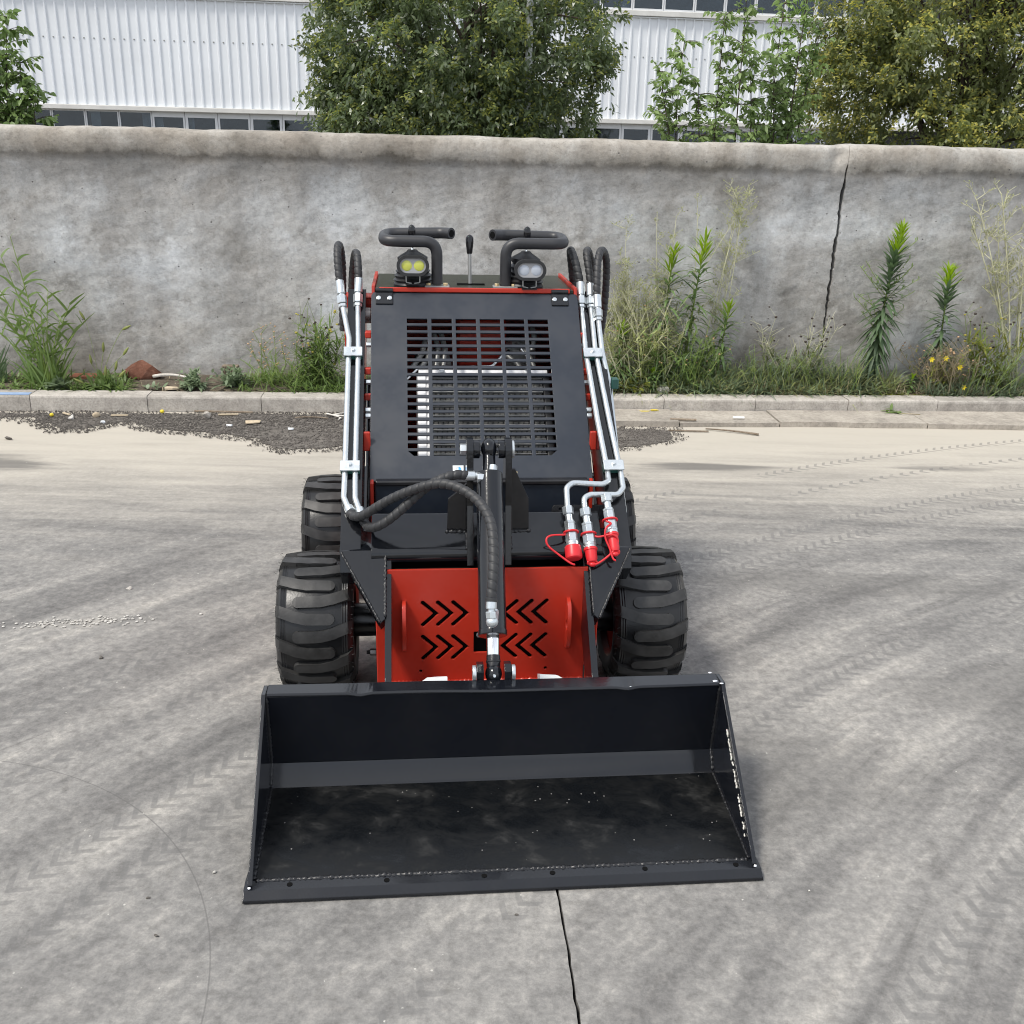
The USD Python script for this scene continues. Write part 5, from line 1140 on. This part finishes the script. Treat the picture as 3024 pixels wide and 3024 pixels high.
yb = flower_bush('twiggy olive bush with four yellow flowers at the foot of the slim horseweed', 2.93, .30, .30, .32, 44, 125, 'stalk_dry', 'leaf_yellowgreen', [('seed_heads', 'seed_pale', .06, .007)], LL=.055, LW=.008, n1=7, n2=2, nleaf=14, leafh=.95)
for (x, z) in ((-.08, .255), (-.175, .245), (.025, .195), (.075, .06)):
    rng = np.random.default_rng(int(abs(x * 1000))); k = 6; a = np.arange(k) * 2 * PI / k
    D = unit(np.c_[np.cos(a), -.35 + 0 * a, np.sin(a)]); obj('yellow_flower', ribbons(np.tile(A([x, -.12, z]), (k, 1)), D, .022, .013, .1, 3, unit(np.cross(D, [0, 1., 0])), 'leaf'), 'flower_yellow', yb)

def wispy(label, x, y, stems, seed, leaf='leaf_wispy', dense=70):
    """pale airy fleabane gone to seed"""
    rng = np.random.default_rng(seed); t = plant('wispy_weed', label, x, y); ms, TP, LB = [], [], []
    for (tx, ty, tz, n1, l2) in stems:
        b = A([rng.normal(0, .05), rng.normal(0, .03), 0]); m, tp, pts = branchy(rng, b, tz, (tx, ty), n1, 4, l2, .0036 if x < 3 else .0062); ms += m; TP.append(tp); LB.append(pts)
    TP, LB = np.vstack(TP), np.vstack(LB)
    obj('stems', cat(ms), 'stem_pale', t, smooth=True)
    k = min(len(LB) * 3, dense * len(stems)); i = rng.integers(0, len(LB), k); D = rdir(rng, k, -.3, 1)
    obj('leaves', ribbons(LB[i], D, rng.uniform(.02, .05, k), .005, .2, 3, None, 'leaf'), leaf, t, kind='stuff')
    obj('buds', dots(TP, .0038, rng), leaf, t, kind='stuff')
wispy('pale wispy fleabane thicket gone to seed, right beside the loader hoses', .82, .40, [(-.08, 0, .62, 26, .16), (.06, 0, .70, 26, .16), (.16, 0, .60, 24, .17), (-.14, 0, .50, 22, .15), (.02, 0, 1.02, 12, .10), (.11, 0, 1.10, 12, .10), (-.02, 0, .78, 20, .14), (.24, 0, .66, 20, .15), (.10, -.05, .42, 22, .15), (.2, -.06, .34, 20, .14), (-.18, -.04, .55, 28, .17), (-.05, -.08, .50, 28, .16), (.08, -.06, .56, 28, .17), (-.12, .02, .68, 24, .16)], 131, dense=260)
flower_bush('bushy pale green weed filling the foot of the wispy thicket beside the loader', .84, .34, .40, .66, 40, 137, 'stem_pale', 'leaf_wispy', [('seed_heads', 'seed_pale', .08, .005)], LL=.085, LW=.013, n1=6, n2=1, nleaf=34, leafh=.98)
flower_bush('bushy green weed with reddish dry tips at the foot of the twin horseweeds', 1.18, .30, .36, .42, 30, 138, 'stem_green', 'leaf_weed', [('seed_heads', 'seed_pale', .10, .006)], LL=.075, LW=.011, n1=5, n2=1, nleaf=30, leafh=.95)
wispy('long arching pale stem ending in a feathery tuft above the twin horseweeds', .90, .46, [(.53, .0, 1.10, 4, .08)], 132, dense=20)
wispy('feathery seeding tuft floating before the wall left of the crack', 1.36, .48, [(.10, 0, 1.12, 2, .05), (.15, 0, 1.16, 44, .14), (.12, 0, 1.20, 34, .12)], 136, dense=200)
wispy('thin upright seeding stalks behind the twin horseweeds', 1.12, .50, [(-.12, 0, 1.12, 7, .07), (.02, 0, 1.16, 7, .07), (.2, 0, 1.12, 6, .07)], 133, dense=24)
wispy('tall pale branching weed at the right edge with a feathery crown', 3.48, .42, [(-.56, 0, 1.14, 20, .12), (-.44, 0, 1.24, 26, .13), (-.30, 0, 1.28, 26, .14), (-.16, 0, 1.22, 24, .14), (-.10, 0, .86, 14, .10), (-.06, 0, .70, 14, .1), (-.36, -.03, 1.16, 30, .14)], 134, dense=110)

def horseweed(label, x, y, tip, seed, R=.10, n=230, deep=False, side=0):
    """one stem densely set with narrow drooping leaves, bright at the tip"""
    rng = np.random.default_rng(seed); t = plant('horseweed', label, x, y)
    P = spline([(0, 0, 0), (tip[0] * .35, 0, tip[1] * .5), (tip[0], 0, tip[1])], 40)
    obj('stem', tube(P, np.linspace(.0075, .003, 40), 7), 'stem_green', t, smooth=True)
    u = np.linspace(.14 if deep else .06, 1, n); a = np.arange(n) * 2.3999
    B = np.c_[[np.interp(u * 39, np.arange(40), P[:, k]) for k in range(3)]].T
    el = np.where(deep, np.clip((u - .50) * 3.2, -1.22, .85), .42 + .5 * np.clip((u - .55) / .45, 0, 1)) + rng.normal(0, .20, n)
    D = np.c_[np.cos(a) * np.cos(el), np.sin(a) * np.cos(el), np.sin(el)]
    L = R * (1.15 - .55 * np.clip((u - .8) / .2, 0, 1)) * rng.uniform(.8, 1.15, n) * (1.15 if deep else 1)
    dr = (.42 if deep else .80) * (1 - .75 * u) + .08 + rng.normal(0, .12, n)
    cut = int(n * .80)
    obj('leaves', ribbons(B[:cut], D[:cut], L[:cut], .0250 if deep else .0215, dr[:cut], 5, None, 'leaf'), 'leaf_deep' if deep else 'leaf_horse', t, kind='stuff')
    obj('tip_leaves', ribbons(B[cut:], D[cut:], L[cut:], .017, .1, 4, None, 'leaf'), 'leaf_tip', t, kind='stuff')
    if side:
        ms, LB, LD = [], [], []
        for k in range(side):
            i = rng.integers(14, 33); sg = 1 if k % 2 else -1; e = P[i] + A([sg * rng.uniform(.10, .20), rng.normal(0, .04), rng.uniform(.10, .24)])
            q = np.linspace(P[i], e, 5); ms.append(tube(q, .0018, 4, False))
            for v in np.linspace(.3, 1, 12): LB.append(P[i] * (1 - v) + e * v); LD.append(unit(rdir(rng, 1, 0, 1)[0]))
        s = obj('side_shoot', cat(ms), 'stem_green', t); obj('shoot_leaves', ribbons(A(LB), A(LD), .04, .008, .2, 4, None, 'leaf'), 'leaf_light', s, kind='stuff')
    return t
horseweed('left one of the twin tall horseweeds with a bright tip, right of the loader', .98, .36, (.05, .90), 141, .155, 135)
horseweed('right and taller one of the twin horseweeds with a bright tip', 1.15, .36, (.08, .98), 142, .155, 145)
horseweed('half-height horseweed standing alone right of the twin ones', 1.37, .34, (.05, .56), 143, .12, 95)
horseweed('small horseweed with a bright tip touching the loader hoses', .70, .30, (.01, .42), 144, .11, 80)
horseweed('knee-high horseweed sprout at the kerb below the wispy thicket', .92, .22, (.0, .15), 145, .05, 50)
horseweed('big shaggy horseweed with side shoots right of the wall crack', 2.43, .36, (.08, 1.06), 146, .125, 260, True, 16)
horseweed('slim dark horseweed with a lime tip between the big one and the right edge', 2.93, .44, (-.02, .80), 147, .130, 150, True)
horseweed('tiny lime sprout in the yellow ground cover by the big horseweed', 2.66, .24, (.02, .12), 148, .05, 36)

def reed(label, x, y, w, n, h, seed, leaf='leaf_blue'):
    rng = np.random.default_rng(seed); t = plant('couch_grass', label, x, y, 'grass'); ms, B, D = [], [], []
    for _ in range(n):
        b = A([rng.uniform(-w, w), rng.normal(0, .06), 0]); e = b + A([rng.normal(0, .12), rng.normal(0, .05), h * rng.uniform(.5, 1.05)])
        q = spline([b, (b + e) / 2 + A([rng.normal(0, .02), 0, 0]), e], 8); ms.append(tube(q, .0016, 4, False))
        for k in range(2, 8): B.append(q[k]); D.append(unit(A([(1 if k % 2 else -1) * .9 + rng.normal(0, .3), rng.normal(0, .5), .55])))
    obj('stems', cat(ms), 'stem_green', t)
    B, D = A(B), A(D); m = len(B)
    obj('blades', ribbons(B, D, rng.uniform(.05, .14, m), .008, .25, 5, None, 'grass'), leaf, t, kind='stuff')
reed('blue-green couch grass at the foot of the twin horseweeds', 1.15, .26, .30, 40, .24, 151)
reed('blue-green couch grass under the dried dark-headed weed', 1.95, .26, .36, 60, .30, 152)
reed('blue-green couch grass at the foot of the big shaggy horseweed', 2.38, .24, .14, 12, .22, 153)
reed('blue-green couch grass along the kerb at the right edge', 3.30, .24, .34, 56, .26, 154)
reed('green couch grass below the button-headed weed, left of the loader', -1.35, .26, .28, 44, .20, 155, 'leaf_weed')

# low ground cover nobody could count
def cover(label, x0, x1, n, h, seed, leaf, W=.009, y0=.16, y1=.52):
    rng = np.random.default_rng(seed); P = np.c_[rng.uniform(x0, x1, n), y0 + (y1 - y0) * rng.uniform(0, 1, n) ** 1.2, np.full(n, .085)]
    keep = meshkit.fbm(P * A([2.5, 4, 0]), 3, seed) + rng.uniform(-.25, .25, n) > .42; P = P[keep]; n = len(P)
    D = unit(np.c_[rng.normal(0, .8, n), rng.normal(0, .7, n), rng.uniform(.3, 1.2, n)])
    V, F = ribbons(P, D, h * rng.uniform(.4, 1.2, n), W * rng.uniform(.6, 1.3, n), .35, 3, None, 'leaf'); V = SW(V[:, 0], V[:, 1], V[:, 2])
    obj('ground_cover', (V, F), leaf, kind='stuff', label=label, cat='ground cover')
cover('mixed low green weeds along the kerb left of the bare grit', -3.7, -2.45, 3000, .12, 161, 'leaf_weed', .013)
cover('low grass tufts between the silvery weeds and the loader', -1.75, -.55, 3800, .15, 162, 'leaf_weed', .009)
cover('tangled olive undergrowth right of the loader up to the crack', .40, 2.4, 7000, .17, 163, 'leaf_grey', .009)
cover('taller mixed weeds along the wall foot right of the loader', .45, 2.35, 5200, .32, 168, 'leaf_blue', .009, .26, .58)
cover('pale yellowish weeds mixed through the undergrowth right of the loader', .45, 2.6, 4200, .26, 169, 'leaf_wispy', .008, .2, .56)
cover('dry straw litter through the right-hand weeds', .5, 3.7, 3600, .17, 164, 'stalk_dry', .004)
cover('bright yellow creeping ground cover round the big horseweed', 2.05, 2.95, 1900, .035, 165, 'leaf_yellowgreen', .022, .16, .42)
cover('blue-green undergrowth near the right edge', 2.75, 4.2, 4200, .17, 166, 'leaf_blue', .009)
cover('dead leaves and stalks on the soil left of the loader', -3.4, -.6, 600, .06, 167, 'stalk_dry', .006)

# ------------------------------------------------------------------ litter: each piece a thing
def rock(seed, s, sub=2, rough=.25):
    m = trimesh.creation.icosphere(subdivisions=sub, radius=1.0); v = m.vertices
    m.vertices = v * (1 - rough + 2 * rough * meshkit.fbm(v * 1.4 + seed * 7.3, 3, seed))[:, None] * A(s); return m
def hullrock(seed, s, n=16):
    rng = np.random.default_rng(seed); m = trimesh.convex.convex_hull(rdir(rng, n) * A(s)); m.fix_normals(); return m
def litter(name, label, catg, mesh, material, x, y, z, rz=0., smooth=False):
    m = mesh.copy(); c, s = math.cos(rz), math.sin(rz); v = m.vertices
    m.vertices = SW(0, 0, 0) * 0 + np.c_[v[:, 0] * c - v[:, 1] * s, v[:, 0] * s + v[:, 1] * c, v[:, 2]] + SW(x, y, z)
    return obj(name, m, material, smooth=smooth, label=label, cat=catg)
def flatbit(seed, w, h, t=.004):
    rng = np.random.default_rng(seed); a = np.sort(rng.uniform(0, 2 * PI, 7)); p = np.c_[np.cos(a) * w / 2, np.sin(a) * h / 2] * rng.uniform(.75, 1.1, (7, 1))
    m = extr(Polygon(p).convex_hull, t, (0, 0, t / 2), (1, 0, 0), (0, 1, 0)); return m
litter('rubble_lump', 'large rust-brown lump of rubble leaning on the wall foot', 'rubble', hullrock(3, (.135, .07, .10), 22), 'rust_brown', -2.42, .50, .13)
litter('brick_piece', 'flat orange brick piece lying in the weeds left of the rust-brown lump', 'brick', cbox((0, 0, 0), (.20, .09, .035), .006), 'brick_red', -2.75, .44, .115, .1)
litter('broken_brick', 'ribbed dark brick fragment behind the silvery weeds', 'brick', cat([cbox((0, 0, 0), (.105, .05, .07), .003)] + [cbox((-.045 + k * .0128, -.027, 0), (.006, .008, .066), .002) for k in range(8)]), 'dry_wood', -1.85, .52, .15)
litter('dry_branch', 'short dry grey branch on the soil right of the rust-brown lump', 'branch', tube(spline([(-.12, 0, 0), (-.02, .01, .012), (.10, -.01, .004)], 10), np.linspace(.012, .007, 10), 7), 'bone_grey', -2.22, .44, .12, smooth=True)
litter('broken_slate', 'pale flat stone chip on the kerb before the silvery weeds', 'stone', flatbit(4, .09, .06, .012), 'card', -2.16, .19, .10)
litter('stone_lump', 'pale stone half hidden behind the yellow ground cover', 'stone', rock(6, (.07, .04, .035)), 'pale_rubble', 2.73, .52, .12, smooth=True)
litter('stone_lump', 'grey stone on the bed edge at the kerb joint right of the loader', 'stone', hullrock(9, (.06, .035, .03)), 'bone_grey', .98, .20, .11)
litter('yellow_fruit', 'yellow fruit in the grit, the left one', 'fruit', rock(1, (.012, .012, .011), 2, .08), 'yellow_fruit', -2.79, -.15, .018, smooth=True)
litter('yellow_fruit', 'yellow fruit in the grit, the right one nearer the kerb joint', 'fruit', rock(2, (.013, .013, .012), 2, .08), 'yellow_fruit', -2.165, -.06, .018, smooth=True)
litter('white_stone', 'white stone in the grit right of the left yellow fruit', 'stone', hullrock(12, (.024, .02, .02)), 'pale_rubble', -2.665, -.19, .014)
litter('white_stone', 'small white stone lower in the grit near the grit edge', 'stone', hullrock(13, (.016, .014, .013)), 'white_plastic', -2.45, -.29, .01)
litter('shell_chip', 'oval tan stone chip leaning in the grit below the kerb joint', 'stone', rock(14, (.022, .014, .017), 2, .15), 'card', -2.53, -.15, .018, .6, True)
litter('rubble_lump', 'crumpled pale grey lump in the grit below the middle kerb stone', 'rubble', hullrock(15, (.026, .02, .026), 14), 'kerb_concrete', -1.87, -.18, .028)
litter('card_piece', 'bent piece of tan cardboard on the grit', 'cardboard', flatbit(16, .10, .10, .005), 'card', -1.585, -.28, .012, .5)
litter('wood_strip', 'thin brown wood strip lying along the kerb foot', 'wood', cbox((0, 0, 0), (.36, .014, .010), .002), 'dry_wood', -1.80, -.035, .012, .01)
litter('wood_strip', 'short tan splinter beside the long strip at the kerb foot', 'wood', cbox((0, 0, 0), (.12, .02, .008), .002), 'card', -1.76, -.10, .012, .15)
litter('wood_strip', 'flat tan splinter left of the cardboard', 'wood', cbox((0, 0, 0), (.10, .016, .008), .002), 'card', -2.40, -.13, .011, .1)
litter('wood_strip', 'brown splinter beside the left yellow fruit', 'wood', cbox((0, 0, 0), (.07, .014, .008), .002), 'card', -2.72, -.10, .011, -.6)
litter('dry_twig', 'dark twig lying flat in the grit by the loader arm', 'twig', tube(spline([(-.1, 0, 0), (0, .008, .004), (.1, -.004, 0)], 8), .004, 6), 'dry_wood', -1.25, -.17, .011, .03)
litter('dry_root', 'bleached forked root on the grit close to the loader arm', 'root', cat([tube(spline(p, 8), np.linspace(.006, .002, 8), 6) for p in ([(-.07, .06, .01), (-.02, .01, .015), (.03, -.02, .008)], [(-.02, .01, .015), (.03, .05, .02), (.05, .08, .012)], [(-.01, 0, .015), (.05, .0, .015), (.12, -.01, .008)], [(.03, -.02, .008), (.02, -.06, .006)])]), 'bone_grey', -1.10, -.16, .008, smooth=True)
litter('white_bottle_cap', 'white plastic chip in the grit below the cardboard', 'plastic', flatbit(21, .04, .03, .008), 'white_plastic', -1.34, -.42, .008)
litter('white_stone', 'white stone under the cardboard on the grit', 'stone', hullrock(23, (.020, .014, .012)), 'white_plastic', -1.71, -.34, .010)
litter('dark_chip', 'black chip on the pale concrete at the left edge', 'chip', hullrock(24, (.03, .012, .012)), 'gravel_mat', -2.86, -.63, .008, -.5)
litter('wooden_stick', 'long brown stick lying on the concrete right of the loader, the longer one', 'stick', tube(spline([(-.15, .05, .006), (0, .01, .008), (.15, -.05, .006)], 10), np.linspace(.004, .007, 10), 6), 'dry_wood', 1.28, -.44, .004, smooth=True)
litter('wooden_stick', 'dark straight stick on the grit edge right of the loader', 'stick', tube([(-.12, 0, .004), (.12, 0, .004)], .005, 6), 'dry_wood', 1.02, -.42, .004, smooth=True)
litter('wooden_stick', 'short brown stick lying on the gutter crack', 'stick', tube([(-.08, .004, .004), (.08, 0, .004)], .007, 6), 'dry_wood', 1.02, -.27, .034, smooth=True)
litter('cigarette', 'short white stub on the gutter strip', 'stub', cyl((-.035, 0, .006), (.035, 0, .006), .006, 10), 'white_plastic', 1.38, -.22, .034, smooth=30)
litter('dry_leaf', 'yellow dead leaves on the gutter beside the kerb joint', 'leaf', cat([flatbit(31, .07, .03, .003), move(flatbit(32, .06, .03, .003), (.06, .01, .006))]), 'yellow_fruit', .82, -.06, .035)
rng = np.random.default_rng(33); k = 14
gt = thing('uprooted_weed', 'limp uprooted green weed lying on the gutter at the right', 'weed', SW(2.44, -.05, .03), SY)
Dk = unit(np.c_[rng.normal(0, 1, k), rng.normal(0, .6, k), rng.uniform(.05, .5, k)])
obj('leaves', ribbons(np.c_[rng.normal(0, .03, k), rng.normal(0, .015, k), np.full(k, .004)], Dk, rng.uniform(.04, .11, k), .02, .3, 4, None, 'leaf'), 'leaf_weed', gt, kind='stuff')
obj('root', tube(spline([(.02, -.02, .004), (.08, -.04, .006), (.16, -.05, .004)], 8), .0025, 5), 'stalk_dry', gt)
# crumbs dropped on the yard
rng = np.random.default_rng(44)
for (x, y, s, m_, lb) in ((-1.59, -3.21, .011, 'gravel_mat', 'dark crumb on the yard left of the front tyre'), (-1.65, -2.66, .014, 'bone_grey', 'grey chip on the yard level with the rear tyre'), (-1.01, -4.28, .007, 'pale_rubble', 'pale crumb on the yard left of the bucket corner'),
                          (-1.14, -4.36, .006, 'gravel_mat', 'dark crumb near the bottom left on the tyre scuff'), (-1.09, -4.48, .007, 'gravel_mat', 'black crumb below the others at bottom left'), (-.31, -4.45, .005, 'gravel_mat', 'tiny dark crumb in front of the bucket lip'), (.38, -4.40, .005, 'pale_rubble', 'tiny pale crumb right of the slab joint')):
    litter('grit_crumb', lb, 'grit', hullrock(int(abs(x * 1000)), (s, s * .7, s * .6), 10), m_, x, y, s * .4)
n = 160; P = np.c_[rng.normal(-1.75, .12, n), rng.normal(-2.94, .016, n) , np.full(n, .003)]; P[:, 1] += (P[:, 0] + 1.75) * .10
ico = trimesh.creation.icosphere(subdivisions=0); r = rng.uniform(.0015, .0055, n)
obj('crumbled_mortar', toS(trimesh.Trimesh((ico.vertices[None] * r[:, None, None] * A([1.3, 1, .6]) + P[:, None]).reshape(-1, 3), (ico.faces[None] + (np.arange(n) * 12)[:, None, None]).reshape(-1, 3), process=False)), 'pale_rubble', kind='stuff', label='line of crumbled pale mortar on the yard left of the front tyre', cat='crumbs')

# repeats of a kind share a group
GROUPS = {'evergreen_tree': 'evergreen trees behind the wall', 'sapling': 'pale saplings behind the wall', 'horseweed': 'horseweeds along the wall', 'couch_grass': 'couch grass along the kerb',
          'broadleaf_weed': 'broad-leaved weeds along the kerb', 'flowering_weed': 'button-headed flowering weeds along the wall', 'seeding_weed': 'weeds gone to seed along the wall', 'wispy_weed': 'wispy fleabane along the wall',
          'foxtail_grass': 'foxtail grass by the rubble', 'tall_grass': 'tall grass at the left end of the bed', 'yellow_fruit': 'yellow fruits in the grit', 'white_stone': 'white stones in the grit', 'wood_strip': 'wood strips in the grit',
          'wooden_stick': 'sticks on the yard right of the loader', 'grit_crumb': 'crumbs on the yard', 'ground_cover': 'undergrowth in the planting bed', 'gravel': 'grit washed up by the kerb', 'stone_lump': 'stones in the planting bed', 'rubble_lump': 'rubble lumps'}
for p in stage.GetPrimAtPath('/World').GetChildren():
    b = p.GetName().rsplit('_', 1)[0] if p.GetName()[-3:].isdigit() else p.GetName()
    if b in GROUPS and p.GetCustomDataByKey('label'): p.SetCustomDataByKey('group', GROUPS[b])
